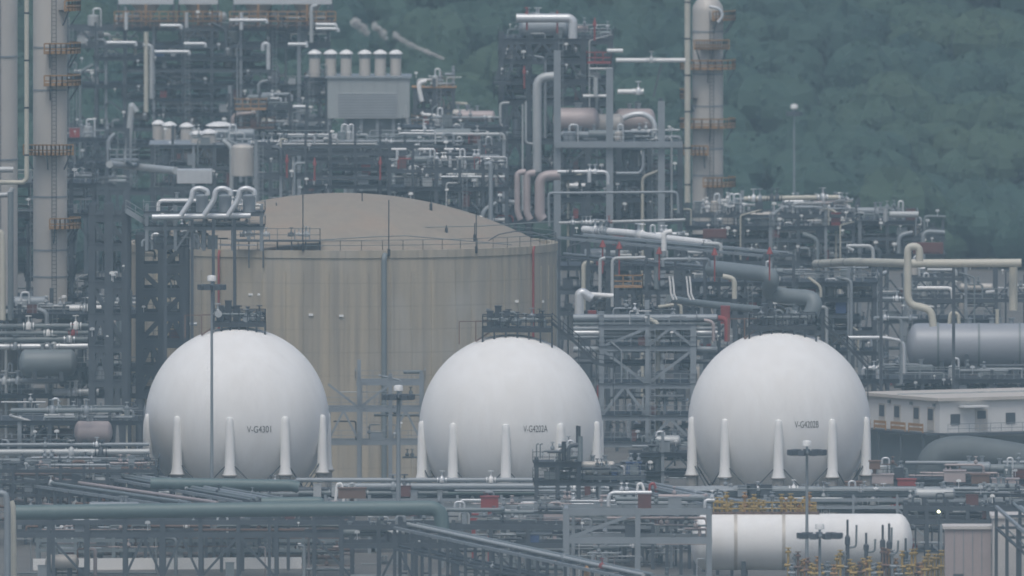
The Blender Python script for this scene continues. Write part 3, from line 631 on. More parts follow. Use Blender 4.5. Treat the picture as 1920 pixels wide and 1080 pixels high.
def hplat(px0, px1, y, Y, m, label, h=1.3, cat='platform', d=3, legs=None):
    a, b = P(px0, y, Y), P(px1, y, Y); t = thing('access_platform', ((a.x+b.x)/2, Y, a.z), label, cat)
    MB().box(((a.x+b.x)/2, Y+d/2, a.z), (b.x-a.x, d, .2)).build('deck', m, t)
    rail_mb([(a.x,Y+d,a.z),(a.x,Y,a.z),(b.x,Y,a.z),(b.x,Y+d,a.z)], h, 1.0, .13).build('railing', m, t)
    for x in (a.x+.1, b.x-.1): bar('bracket', (x, Y+.1, a.z-.1), (x, Y+d, a.z-2), .15, 'steel', t)
    if legs is not None:
        for x in (a.x+.2, b.x-.2): bar('leg', (x, Y+d/2, legs), (x, Y+d/2, a.z), .25, 'steel', t)
    return t
hplat(440, 500, 205, 3436, 'orange', 'orange railed platform at mid height of the upper left train')
hplat(595, 625, 196, 3425, 'yellow', 'ochre railed platform left of the grey box')
hplat(445, 515, 240, 3437, 'brown', 'rust brown railed platform under the orange one')
# grey box building with six stacks
def boxhouse():
    Y = 3418; a, b = P(614, 147, Y), P(768, 147, Y); z1 = a.z; z0 = P(614, 222, Y).z; t = thing('process_building', ((a.x+b.x)/2, Y+6, 0), 'plain light grey box building under the row of six stacks', 'building', place=(a.x, Y, z1))
    MB().box(((a.x+b.x)/2, Y+6, (z0+z1)/2), (b.x-a.x, 12, z1-z0)).build('wall', 'shed', t)
    MB().box(((a.x+b.x)/2, Y+6, z1+.1), (b.x-a.x+.5, 12.5, .2)).build('roof', 'galv', t)
    MB().box((a.x+5.0, Y-.06, z0+1.6), (3.8*2, .1, 3.2)).build('louvre', 'pale', t)
    lv = MB()
    for i in range(9): lv.box((a.x+5.0, Y-.14, z0+.3+i*.34), (7.4, .08, .12))
    lv.build('louvre_slats', 'galv', t)
    sm = MB()
    for i in range(1, 7): sm.box((a.x+(b.x-a.x)*i/7, Y-.02, (z0+z1)/2), (.07,.05,z1-z0))
    sm.build('wall_seams', 'galv', t)
    for i in range(6): bar('column', (a.x+(b.x-a.x)*i/5*.98+.2, Y+.5, 0), (a.x+(b.x-a.x)*i/5*.98+.2, Y+.5, z0), .4, 'galv', t)
    MB().box(((a.x+b.x)/2+1, Y+5, z0/2+2), ((b.x-a.x)*.8, 8, z0-4)).build('lower_wall', 'grey', t)
    for i, px in enumerate((590,620,649,684,713,742)):
        Ys = 3422+(i % 2)*.5; zb, zt = P(px, 144, Ys).z, P(px, 110, Ys).z; zc = P(px, 101, Ys).z; c = P(px, 144, Ys); r = M(10.5, Ys)
        s = thing('exhaust_stack', (c.x, Ys, zb), ['first','second','third','fourth','fifth','last'][i]+' from the left of six pale stacks with white domed caps', 'stack', 'row of six stacks', place=(c.x, Ys, zt))
        MB().lathe((c.x,Ys,zb), [(r,0),(r,zt-zb)], 20).lathe((c.x,Ys,zb), [(r*1.06,.4),(r*1.06,.6)], 20).build('shell', 'vessel', s)
        MB().lathe((c.x,Ys,zt), [(r*.9,0),(r*.9,zc-zt)], 16).build('collar', 'grey', s)
        for k in range(8):
            an = k*math.pi/4+.2; bar('post', (c.x+r*math.cos(an), Ys+r*math.sin(an), zt), (c.x+r*math.cos(an), Ys+r*math.sin(an), zc+.05), .1, 'galv', s)
        MB().lathe((c.x,Ys,zc), [(r*1.28,0),(r*1.25,.08),(r*.9,.32),(r*.45,.48),(.05,.54)], 24).build('cap', 'white', s)
boxhouse()
A('the stand beside the stacks', 'steel stand under the first stack beside the grey box', 575, 612, 146, 3421, 6, 1, [147,180,222], clut=.8, seed=31, lamps=1)
for i, (px, y, r, h, Y) in enumerate([(297,233,12,34,3372),(318,236,13,34,3370),(350,238,13,36,3368),(370,252,14,34,3355),(412,236,25,72,3360),(392,250,15,45,3352),(455,270,24,60,3345)]):
    c = P(px, y+h, Y); rr_ = M(r, Y); H = M(h, Y)
    if i < 6: tank_v((c.x,Y,c.z), rr_*.9, H, 'vessel' if i != 4 else 'pink', ['leftmost small','second small','third small','fourth, lower','largest','lower right'][i]+' white capped silo of the cluster above the vents', 'silo', 'white capped silos', 18, 'white')
    else: tank_v((c.x,Y,c.z), rr_*.9, H, 'vessel', 'plain round grey silo right of the white capped ones', 'silo', None, 18, None, False)
A('the silo stand', 'steel stand carrying the white capped silos', 285, 480, 268, 3350, 14, 5, [272,312,350], clut=1, seed=32, lamps=6, deckm='galv')
pipe(PP(3340, [(205,308),(250,312),(330,320)], [0,10,-10]), .45, 'pale', 'thick pale sloping pipe below the silo cluster')
pipe(PP(3338, [(470,268),(590,272),(590,280)]), .35, 'pale', 'thick pale pipe running right of the round silo', valves=6)
hplat(205, 260, 300, 3345, 'galv', 'galvanised platform at the left end of the thick sloping pipe')
b = MB().box(P(365, 330, 3300), (4.2, 5, 1.6)); bo = P(365, 330, 3300)
for i in range(5): b.box((bo.x-1.6+i*.8, 3297.4, bo.z), (.1,.1,1.5))
tag(b.build('cooler_box', 'alu', None, bo), 'bright ribbed cooler box above the mushroom vents', 'cooler')
# orange platforms and pipes at right of the grey box
A('the orange topped frame', 'slim pipe frame with orange platforms right of the grey box', 778, 850, 150, 3400, 6, 2, [165,205,235], clut=1.4, seed=33, rail='orange', lamps=4, mix=['pink','galv','pale','brown'], deckm='orange')
pipe(PP(3396, [(800,152),(786,155),(786,168),(791,190)]), .28, 'white', 'white curved pipe over the orange topped frame', n=12)
pipe(PP(3396, [(790,210),(793,215),(818,216),(820,232)]), .22, 'white', 'white kinked pipe low on the orange topped frame')
pipe(PP(3395, [(762,195),(764,236),(935,236)]), .16, 'pale', 'thin pale pipe running down then right toward the tall tower')
pipe(PP(3330, [(955,193),(938,193),(938,234),(948,236),(948,300)]), .16, 'pale', 'thin pale stepped pipe at the left side of the tall tower')
for i, (x, w) in enumerate([(867,30),(885,20)]):
    drum(P(x, 213+i*5, 3390), M(8-i*2,3390), M(w,3390), 'vessel', ['grey drum with white nozzles right of the orange frame','smaller grey drum stacked beside the first'][i], nozzles=3)
# T-shaped bright manifolds behind the dome
for i, x in enumerate((746, 797, 845)):
    pipe(PP(3240, [(x-12,280),(x,280),(x+16,280)]), .16, 'white', ['left','middle','right'][i]+' bright white T shaped vent header behind the dome', group='white T headers behind the dome')
    pipe(PP(3240, [(x-1,281),(x-1,322)]), .2, 'alu', 'bright post under the '+['left','middle','right'][i]+' T header behind the dome')
for i, x in enumerate((896, 915, 932)):
    pipe(PP(3232, [(x+12,302),(x,304),(x-2,320),(x-2,400)]), .22, 'pale', ['left','middle','right'][i]+' pale hooked riser at the right of the dome', group='hooked risers right of the dome')
for i, (x, y) in enumerate([(538,286),(590,292),(713,290),(908,270),(988,10),(1045,16),(1115,30),(983,120)]):
    Y = 3262 if y > 200 else 3340; p = P(x, y, Y)
    o = MB().lathe((p.x, Y, p.z-1.2), [(.22,0),(.24,.3),(.1,.65),(.08,.9),(.03,1.0)], 10).cyl((p.x,Y,p.z-3), (p.x,Y,p.z-1.1), .12, 8).build('fire_monitor', 'red', None, (p.x,Y,p.z-3))
    tag(o, ['red monitor cone above the left slope of the dome','red monitor cone right of the left one above the dome','red monitor cone over the dome top','tall red monitor cone left of the tall tower','red beacon left on the white duct','red beacon middle on the white duct','red beacon right of the white duct','red marker on the left leg of the tower'][i], 'beacon')
# tall tower details
duct = pipe(PP(3340, [(968,34),(1068,34),(1074,40),(1074,72)]), .55, 'alu', 'bright round duct across the top of the tallest tower', n=16, name='duct', valves=5)
drum(P(1020, 52, 3347), 1.3, 5, 'galv', 'grey drum under the bright duct on top of the tallest tower')
pipe(PP(3325, [(1045,142),(1007,146),(1007,322)]), M(8.5,3325), 'pale', 'very thick pale grey pipe down the left face of the tallest tower', n=18)
pipe(PP(3324, [(986,190),(986,268),(1000,270)]), .14, 'pale', 'slim pale pipe left of the very thick tower pipe')
pipe(PP(3322, [(980,195),(980,395)]), .12, 'pale', 'slimmest pale pipe at the far left of the tower face')
for i, (x, x2, y, r) in enumerate([(970,986,324,.36),(988,1004,326,.42),(1012,1050,330,.62)]):
    pipe(PP(3262, [(x2,y-2),(x,y),(x,398+i*3),(x+6,412)]), r, 'pink', ['left','middle','thick right'][i]+' of three pinkish hooked pipes at the foot of the tallest tower', group='three hooked pipes at the tower foot', n=16)
pipe(PP(3255, [(1045,322),(1140,322),(1140,345)]), .22, 'alu', 'bright pipe from the hooked pipes into the tower base', valves=3)
pipe(PP(3254, [(1105,322),(1105,342)]), .24, 'alu', 'bright short downpipe inside the tower base')
pipe(PP(3254, [(1155,325),(1200,325),(1206,315),(1206,285)]), .2, 'galv', 'curved grey pipe inside the right half of the tower base')
pipe(PP(3250, [(1048,418),(1180,415),(1285,412)]), .18, 'pale', 'long slim pipe along the foot of the tower base', valves=6)
pipe(PP(3250, [(1030,425),(1028,362),(1270,360),(1272,400)]), .16, 'galv', 'thin galvanised goalpost pipe round the tower foot')
drum(P(1080, 225, 3343), 1.5, 4.2, 'pink', 'pinkish horizontal vessel with rounded end inside the tall tower', n=24)
drum(P(1130, 232, 3344), 1.2, 4, 'vessel', 'grey horizontal vessel right inside the tall tower', n=24)
drum(P(1190, 228, 3348), 1.6, 3.6, 'pink', 'pinkish fat vessel in the tower annex', n=24)
pipe(PP(3345, [(1152,232),(1180,215),(1210,213),(1228,230),(1226,262)]), .35, 'alu', 'silvery curved pipe over the vessels in the tower annex', n=14)
for i, (x0, x1, y, m, r) in enumerate([(1158,1204,172,'white',.32),(1093,1138,180,'white',.2),(1155,1285,113,'white',.28),(1105,1148,129,'pale',.16),(1180,1203,288,'white',.3),(1062,1100,348,'white',.28),(1138,1168,95,'white',.25)]):
    pipe(PP(3338 if i != 2 else 3400, [(x0,y),(x1,y)]), r, m, ['white capped pipe above the tower annex','white short pipe crossing the tower middle','long white pipe linking the tall tower to the tall column','pale beam pipe near the tower top','white pipe stub under the annex floor','white pipe stub inside the tower base left','white pipe stub at the upper right of the tower'][i], valves=1 if i in (0,2) else 0)
pipe(PP(3337, [(1117,145),(1117,180)]), .28, 'pale', 'pale short riser in the middle of the tall tower')
MB_ = thing('slanted_boom', P(960,74,3342), 'dark slanted truss leg at the upper left of the tallest tower', 'truss', place=P(940,120,3342))
for a_, b_ in (((952,76),(930,150)),((974,76),(950,150)),((952,76),(974,110)),((985,80),(1008,120)),((1040,80),(1016,120))): bar('strut', P(a_[0],a_[1],3342), P(b_[0],b_[1],3342), .35, 'steel', MB_)
bar('strut', P(1240,120,3348), P(1225,182,3348), .25, 'steel', MB_)
hplat(1100, 1146, 118, 3338, 'red', 'dark red railed platform near the top of the tallest tower')
hplat(925, 960, 155, 3338, 'steel', 'dark cantilever platform at the left shoulder of the tower')
# tall columns
def column(pxa, pxb, Y, ytop, m, label, bands, plats, pm='orange', zb=0):
    a, b = P(pxa, 300, Y), P(pxb, 300, Y); r = (b.x-a.x)/2; cx = (a.x+b.x)/2; zt = P(pxa, ytop, Y).z
    t = thing('distillation_column', (cx, Y, zb), label, 'column', place=(cx, Y, P(pxa, max(ytop,200), Y).z))
    MB().lathe((cx,Y,zb), [(r,0),(r,zt-zb),(r*.96,zt-zb+.3*r),(r*.7,zt-zb+.7*r),(.1,zt-zb+.9*r)], 32).build('shell', m, t)
    for y in bands: z = P(cx, y, Y).z; MB().lathe((cx,Y,z), [(r,0),(r*1.03,0),(r*1.03,.2),(r,.2)], 32).build('stiffener_ring', 'galv', t)
    for (y, a0, a1) in plats:
        z = P(cx, y, Y).z; R1 = r+1.5; n = 14
        pts = [(cx+R1*math.cos(math.radians(a0+(a1-a0)*i/n)), Y+R1*math.sin(math.radians(a0+(a1-a0)*i/n)), z) for i in range(n+1)]
        bm = MB(); k0 = len(bm.v)
        for i in range(n+1):
            an = math.radians(a0+(a1-a0)*i/n)
            for R0 in (r, R1):
                for dz in (0, .12): bm.v.append((cx+R0*math.cos(an), Y+R0*math.sin(an), z+dz))
        for i in range(n):
            k = k0+4*i; bm.q([k,k+2,k+6,k+4]); bm.q([k+1,k+5,k+7,k+3]); bm.q([k+2,k+3,k+7,k+6])
        pf = bm.build('platform', 'steel', t); rb = rail_mb(pts, 1.2, .8, .16)
        for p_, q_ in zip(pts, pts[1:]): rb.bar(Vector(p_)+Vector((0,0,.2)), Vector(q_)+Vector((0,0,.2)), .08, .35)
        rb.build('railing', pm, pf)
        for i in (1, n//2, n-1): p = pts[i]; bar('bracket', (cx+(p[0]-cx)*.7, Y+(p[1]-Y)*.7, z-1.6), (p[0], p[1], z), .14, 'steel', t)
    lz = rail_mb  # ladder on the camera side
    lb = MB(); lx = cx+r*.25; ly = Y-math.sqrt(r*r-(r*.25)**2)-.35
    lb.bar((lx-.25,ly,zb+10), (lx-.25,ly,zt), .07).bar((lx+.25,ly,zb+10), (lx+.25,ly,zt), .07)
    z = zb+10
    while z < zt: lb.bar((lx-.25,ly,z), (lx+.25,ly,z), .05); z += .45
    lb.build('ladder', 'steel', t)
    return t
column(1298, 1356, 3420, 20, 'vessel', 'tall slender grey column with orange platforms right of the tall tower', [60,140,200,280,330], [(38,-80,20),(92,-120,-40),(130,-200,20),(185,-215,-130),(240,-210,40),(290,-215,-90),(350,-100,40)])
pipe(PP(3412, [(1289,-30),(1289,380)]), .38, 'cream', 'cream pipe running up the left side of the tall column', straps=6, n=14)
pipe(PP(3411, [(1330,12),(1350,16),(1356,30),(1346,42)]), .2, 'alu', 'silvery bent pipe at the top of the tall column')
column(62, 126, 3090, -60, 'vessel', 'stout grey column at the left edge with orange platforms', [90,170,292,370,470,520,575], [(20,-60,60),(100,-100,50),(160,-100,60),(290,-150,-40),(428,-90,50)], zb=0)
column(-60, 33, 3075, -80, 'vessel', 'widest grey column cut off by the left edge of the picture', [107,300], [], zb=0)
pipe(PP(3062, [(50,-20),(50,335),(44,342),(-10,342)]), M(4.5,3062), 'cream', 'cream pipe running down beside the widest column then left', straps=4, n=14)
pipe(PP(3060, [(-10,318),(25,318)]), .35, 'pale', 'short pale pipe at the left edge under the widest column')
pipe(PP(3060, [(-10,366),(18,365),(24,352)]), .3, 'pale', 'short pale bent pipe at the left edge')
pipe(PP(3055, [(-12,432),(3,436),(5,460),(5,600)]), M(6,3055), 'cream', 'cream hooked pipe at the left edge', n=14)
pipe(PP(3058, [(20,360),(20,600)]), .35, 'grey', 'grey riser between the cream pipes at the left edge')
A('the left edge frame', 'dark pipe frame between the widest column and the stout column', -30, 175, 420, 3100, 12, 5, [345,402,455,520,560], clut=1.0, seed=34, lamps=5, kinds=(1.5,1,.3,.3), mix=['grey','galv','steel','pale'])
A('the corner frame', 'dark steel frame high behind the stout column', 120, 240, 240, 3420, 10, 3, [260,310,350], clut=1.3, seed=35, lamps=5)
# mushroom relief vents on the header
hd = P(285, 407, 3036)
pipe(PP(3036, [(285,407),(470,404)]), M(5.5,3036), 'alu', 'thick bright header pipe under the three relief vents', n=16, supports=[tuple(P(x,412,3036)) for x in (310,360,400,440)])
for i, x in enumerate((375, 418, 463)):
    pipe(PP(3035, [(x-36,404),(x-16,374),(x-14,356),(x,352),(x+14,358),(x+14,366)]), M(5,3035), 'alu', ['left','middle','right'][i]+' of three bright swan neck relief pipes at the tank rim', group='swan neck relief pipes', n=14, name='relief_pipe')
    p = P(x+4, 398, 3036.5); t = tank_v((p.x,3036.5,p.z), M(12,3036), M(34,3036), 'galv', 'grey relief valve body under the %s swan neck' % ['left','middle','right'][i], 'valve', 'relief valve bodies', 14, nozzle=False)
A('the vent deck', 'grey deck with railing carrying the swan neck relief pipes', 275, 490, 385, 3038, 5, 4, [398,425], clut=.8, seed=36, lamps=3, m='galv', zb=P(300,470,3038).z, mix=['alu','white','galv'], vary=False)
# stair down from the pier to the tank rim
def flight():
    Y = 3040; a, b = P(236, 395, Y), P(345, 462, Y); t = thing('steel_stair', (b.x, Y, b.z), 'wide grey sloping stair from the left pier to the tank rim', 'stair', place=(a+b)/2)
    for dy in (0, 1.4): bar('stringer', a+Vector((0,dy,0)), b+Vector((0,dy,0)), .25, 'galv', t, .5)
    n = 22; m = MB()
    for i in range(n): e = a.lerp(b, i/n); m.box((e.x, Y+.7, e.z), (.4,1.4,.06))
    m.build('treads', 'steel', t); rail_mb([a,b], 1.2, 1.3, .08).build('railing', 'galv', t)
    MB().box((b.x+1.2, Y+1, b.z), (3.2,3,.15)).build('landing', 'steel', t)
    for p in (a, b): bar('support', (p.x, Y+.7, 0), (p.x, Y+.7, p.z), .3, 'steel', t)
flight()
# zigzag pipe, cream pipes, drum at right
pipe(PP(3118, [(1335,503),(1452,516),(1436,552),(1535,560),(1508,612)], [12,0,4,0,0]), M(15,3118), 'grey', 'very thick dark grey zigzag pipe above the rightmost sphere', n=22, supports=[tuple(P(1380,520,3118)), tuple(P(1490,570,3118))])
pipe(PP(3110, [(1530,495),(1600,491),(1700,494)], [60,20,0])+PP(3110, [(1915,493)]), M(8,3110), 'cream', 'long thick cream pipe running across the far right structure', n=18, straps=3, supports=[tuple(P(x,500,3112)) for x in (1652,1788)])
pipe(PP(3112, [(1900,496),(1900,582)]), M(8,3112), 'cream', 'cream downpipe at the right end of the long cream pipe', n=16)
pipe(PP(3104, [(1724,490),(1724,462),(1702,462),(1702,560),(1710,572),(1746,580),(1750,612)]), M(7,3104), 'cream', 'cream swan neck pipe looping over the long cream pipe', n=16)
drum(P(1835, 648, 3150), M(42,3150), M(230,3150), 'drumgrey', 'huge grey horizontal drum at the right edge with a strap near its end', 'vessel', nozzles=4, n=40, bands=3, zbase=P(1800,700,3150).z)
A('the drum stand', 'dark steel stand under the huge grey drum', 1700, 1925, 700, 3147, 8, 6, [703,730], clut=.9, seed=37, lamps=2, rail=None, kinds=(1.5,1,.2,.2))
for i, pts in enumerate([[(1780,607),(1782,586),(1797,588),(1798,607)],[(1870,607),(1870,580)],[(1600,470),(1585,461),(1636,461),(1638,490)],[(1640,600),(1640,596),(1720,597)],[(1695,700),(1694,640),(1660,633),(1590,633)],[(1655,560),(1700,560)],[(1720,540),(1785,540),(1787,560)],[(1652,720),(1652,596),(1690,596),(1690,720)]]):
    pipe(PP(3125, pts), .22, ['cream','cream','pale','galv','alu','galv','white','galv'][i], ['small cream loop on top of the huge drum','cream stub on top of the huge drum','pale hooked pipe over the left end of the cream pipe','grey stub pipe right of the third sphere top','silvery bent pipe right of the third sphere','grey stub below the long cream pipe','white stub pipe right of the cream swan neck','galvanised goalpost frame pipe left of the huge drum'][i], valves=i % 2)
pipe(PP(3080, [(1110,560),(1092,548),(1086,552),(1086,600)]), M(9,3080), 'alu', 'fat bright elbow pipe just right of the tank wall', n=18)
pipe(PP(3080, [(1106,552),(1150,555)]), .28, 'white', 'short white pipe right of the fat bright elbow')
pipe(PP(3092, [(1255,560),(1290,566),(1340,572),(1420,580)], [0,4,8,12]), M(7,3092), 'grey', 'dark thick pipe sloping behind the rack right of the tank', n=14)
for i, x in enumerate((1255, 1287)):
    for k in (0, 1):
        pipe(PP(3085, [(x+k*6,518),(x+2+k*6,535),(x+3+k*6,552),(x+8+k*6,562)]), .11, 'white', ['outer','inner'][k]+' white curved conduit of the '+['left','right'][i]+' pair above the racks', 'conduit', 'curved white conduits')
pipe(PP(3085, [(1243,500),(1243,486),(1330,486),(1330,500)]), .2, 'galv', 'grey square loop pipe above the conduits', valves=1)
pipe(PP(3085, [(1125,560),(1125,486),(1135,484)]), .22, 'pale', 'pale hooked riser right of the tank wall top')
pipe(PP(3085, [(1148,575),(1148,484),(1210,483)]), .2, 'pale', 'pale goalpost riser in the centre right rack')
pipe(PP(3080, [(1355,518),(1377,522),(1377,560)]), .3, 'cream', 'cream hooked pipe left of the zigzag pipe')
pipe(PP(3150, [(1245,470),(1245,436),(1260,434)]), .32, 'white', 'white hooked pipe above the centre right rack')
pipe(PP(3150, [(1320,456),(1352,458),(1352,475)]), .28, 'pale', 'pale elbow pipe right of the white hooked pipe')
# long white pipe under wrap, sloping
pipe(PP(3165, [(1095,430),(1180,437),(1240,446),(1330,456)], [30,20,10,0]), .42, 'white', 'lumpy white wrapped pipe sloping right above the centre right rack', valves=8, n=12)
hplat(1150, 1205, 538, 3085, 'orange', 'small orange platform with flames of safety paint in the centre right rack')
for i, (x, y, w, h) in enumerate([(1340,438,45,18),(1360,590,18,34),(1740,465,60,22),(1110,590,16,16),(400,0,0,0)][:4]):
    p = P(x, y, 3083 if i != 2 else 3190); o = MB().box(p, (M(w), 1.5, M(h))).box((p.x, p.y-.8, p.z), (M(w)*.8,.1,M(h)*.7)).build('fire_cabinet', 'maroon' if i in (0,2) else 'red', None, p)
    tag(o, ['red fire box left of the right train','red standing fire box left of the third sphere top','long dark red housing above the long cream pipe','red fire box beside the fat bright elbow'][i], 'fire box')
pipe(PP(3322, [(1395,373),(1480,371),(1572,370)]), .3, 'cream', 'long cream pipe on top of the right train against the forest', valves=7)
pipe(PP(3322, [(1668,402),(1722,402)]), .4, 'pale', 'pale stub vessel pipe on top of the far right train'); pipe(PP(3322, [(1660,415),(1660,392)]), .3, 'pale', 'pale upright stub on top of the far right train')
diag_rack(P(1048,446,3178), P(1432,480,3138), -4, 'dark sloping pipe bridge from the tank top toward the zigzag pipe', 3, ['grey','galv','steel'], 77, 'the sloping pipe bridge')
for i, (x, y) in enumerate([(1130,455),(1161,458),(1236,468),(1340,470),(1443,468)]):
    p = P(x, y, 3105); o = MB().lathe((p.x,3105,p.z-.5), [(.38,0),(.35,.15),(.08,.8)], 10).cyl((p.x,3105,p.z-3.5), (p.x,3105,p.z-.5), .09, 8).build('beacon_cone', 'red', None, (p.x,3105,p.z-3.5)); tag(o, ['first','second','third','fourth','fifth'][i]+' from left of the red cones along the sloping pipe bridge', 'beacon', 'red cones on the sloping bridge')
# horizontal parallel pipes between tank and third sphere
for i, (y, r, m) in enumerate([(596,.42,'galv'),(607,.22,'grey'),(616,.25,'galv'),(624,.3,'alu'),(632,.2,'galv'),(655,.35,'galv'),(678,.25,'steel')]):
    pipe(PP(3037, [(1075,y),(1345,y)]), r, m, ['top and thickest','second','third','bright fourth','fifth','wide sixth','lowest'][i]+' of the parallel pipes between the right spheres', group='parallel pipes between the right spheres', valves=1 if i > 3 else 0, n=12)
pipe(PP(3036, [(1346,596),(1358,598),(1363,606),(1363,640)]), .3, 'red', 'red bent pipe end left of the third sphere top', n=12)
pipe(PP(3036, [(1320,600),(1338,604),(1338,640)]), .2, 'pink', 'pinkish bent pipe beside the red pipe end')
MBt = MB().box(P(1202,803,3045), (1.6,3,1.1)).box(P(1222,801,3045), (2.4,4,1.4)); tag(MBt.build('crate', 'lite', None, P(1210,808,3045)), 'tan and white crates on the frame between the right spheres', 'crate')
for i, (x0, x1, y, m) in enumerate([(-10,280,834,'galv'),(-10,280,848,'pale'),(-10,180,650,'alu'),(130,190,578,'white'),(100,185,736,'pale'),(-10,170,612,'grey'),(-10,170,625,'grey'),(-10,170,637,'grey'),(-10,110,715,'galv'),(20,230,770,'grey'),(-10,270,862,'galv')]):
    pipe(PP(2982 if y > 745 else 3060, [(x0,y),(x1,y-1)]), [.2,.35,.35,.3,.4,.3,.25,.3,.3,.3,.2][i], m, ['slim long pipe high on the near left rack','thick pale pipe high on the near left rack','bright long pipe left of the first sphere','short white pipe at the foot of the stout column','pale thick pipe left of the first sphere','uppermost of three grey pipes at the left edge','middle of three grey pipes at the left edge','lowest of three grey pipes at the left edge','grey pipe low on the left rack','dark pipe on the near left rack','lowest pipe on the near left rack'][i], valves=2)
drum(P(90, 680, 3058), 1.5, 5, 'grey', 'grey drum low behind the left racks'); drum(P(175, 810, 2984), 1.2, 3, 'pink', 'pinkish drum on the near left rack')
# ------------------------------------------------------------------ pale building at right
def cabin():
    Yc = 3080; c = P(1762, 752, Yc); zt = c.z; zf = P(1762, 812, Yc).z; d1 = Vector((-7.8,14,0)).normalized(); d2 = Vector((14,7.8,0)).normalized(); L1, L2 = 17.5, 22
    o = Vector((c.x, Yc, 0)); t = thing('site_building', o, 'long low pale building with flat roof at the right edge', 'building', place=(c.x+4, Yc, zt))
    def w(a, b_, z): v = o+d1*a+d2*b_; return (v.x, v.y, z)
    def pr(a0, a1, b0, b1, z0, z1, name, m, par):
        k = MB(); k.v = [w(a,b_,z) for z in (z0,z1) for a, b_ in ((a0,b0),(a1,b0),(a1,b1),(a0,b1))]
        for f in ((0,1,2,3),(7,6,5,4),(0,4,5,1),(1,5,6,2),(2,6,7,3),(3,7,4,0)): k.q(list(f))
        return k.build(name, m, par)
    pr(0, L1, 0, L2, zf, zt, 'wall', 'beige', t); pr(.1, L1-.1, .1, L2-.1, 0, zf-.01, 'lower_wall', 'grey', t)
    pr(-.5, L1+.5, -.5, L2+.5, zt, zt+.35, 'roof', 'roof', t); pr(L1*.5-.1, L1*.5+.1, -.4, L2+.4, zt+.35, zt+.5, 'roof_ridge', 'pale', t)
    for i, a in enumerate((1.2,4.4,8.8,12.2)):                            # end wall, slim doors
        f = pr(a, a+1.5, -.08, 0.02, zf+.2, zt-.75, 'door', 'vessel', t); pr(a+.2, a+1.3, -.12, -.085, zf+1.4, zt-.95, 'pane', 'steel', f)
    for b_ in (4.6,12,17): f = pr(-.08, .02, b_, b_+1.6, zf+.2, zt-1.0, 'door', 'vessel', t); pr(-.12, -.085, b_+.25, b_+1.35, zf+1.5, zt-1.2, 'pane', 'steel', f)
    for b_ in (1.4,8.6,14.6): pr(-.1, .02, b_, b_+1.2, zf+.9, zf+2.1, 'window', 'steel', t)
    pr(-1.3, -.1, 2.4, 5.6, zt-.75, zt-.55, 'canopy', 'white', t)
    for a in (.8, 6, 11): pr(a, a+.35, -.3, -.09, zt-.65, zt-.3, 'wall_lamp', 'grey', t)
    pr(-2.2, -.15, -.2, L2, zf-.25, zf, 'gallery', 'steel', t); pts = [w(-2.2, k, zf) for k in (-.2, L2)]; rail_mb(pts, 1.1, 1.4, .06).build('railing', 'galv', t)
    pr(0, L1, -1.8, -.1, zf-.25, zf-.01, 'side_gallery', 'steel', t)
    for a in (1,6,11,16): bar('post', w(a, -1.6, 0), w(a, -1.6, zf-.2), .25, 'steel', t)
    for i, (a0, a1) in enumerate(((.6,3.8),(4.6,7.8),(9,11.6),(12.5,16))):
        b = MB(); p0, p1 = Vector(w(a0,-1.85,zf)), Vector(w(a1,-1.85,zf)); b.bar(p0+Vector((0,0,.9)), p1+Vector((0,0,.9)), .12, .3).bar(p0+Vector((0,0,.4)), p1+Vector((0,0,.4)), .1, .35)
        for e in (p0, p1): b.bar(e, e+Vector((0,0,1.05)), .12)
        o2 = b.build('safety_barrier', 'orange', None, p1); tag(o2, ['first','second','third','fourth'][i]+' orange barrier from the corner on the side gallery of the pale building', 'barrier', 'orange barriers on the gallery')
cabin()
pipe(PP(3030, [(1745,900),(1752,855),(1800,846),(1880,856),(1940,868)]), M(31,3030), 'duct', 'enormous dark grey duct curving in front of the pale building', n=28, name='duct')
for i, (x, y, w_, h_, m) in enumerate([(1655,898,40,16,'pink'),(1700,905,34,12,'red'),(1790,893,40,20,'pink'),(1838,898,34,16,'brown'),(1885,905,50,14,'pink'),(1640,872,20,14,'brown'),(1600,910,30,12,'brown')]):
    g = P(x, y, 2985); b = MB().box((g.x, 2985, g.z), (M(w_), 2, M(h_))).box((g.x, 2985, g.z+M(h_)/2+.05), (M(w_)+.2, 2.2, .1)).box((g.x, 2985, g.z/2-.2), (.3,1,g.z-.4)); o = b.build('equipment_skid', m, None, (g.x,2985,0))
    tag(o, ['pinkish','red','larger pinkish','brown','wide pinkish','small brown','low brown'][i]+' equipment skid on the ground %s' % ['right of the third sphere','behind the pipe rack','under the enormous duct','under the enormous duct','at the right edge below the duct','below the pale building','beside the third sphere leg'][i], 'equipment')
A('the rack right of the spheres', 'low steel rack right of the third sphere below the building', 1632, 1925, 893, 3012, 8, 6, [900], clut=1.2, seed=38, lamps=2, mix=['pink','brown','galv','grey'], rail='steel')
A('the blue pump area', 'dark pump frame at ground level between the right spheres', 1128, 1300, 835, 3018, 6, 3, [850,885], clut=1.6, seed=39, lamps=2, mix=['steel','grey','galv','steel'], rail=None)
p = P(1188, 868, 3012); tag(MB().box((p.x,3012,p.z/2), (1.6,1.4,p.z)).box((p.x,3012,p.z+.05), (1.8,1.6,.1)).build('control_panel', 'blue', None, (p.x,3012,0)), 'blue control panel between the middle and right spheres', 'panel')
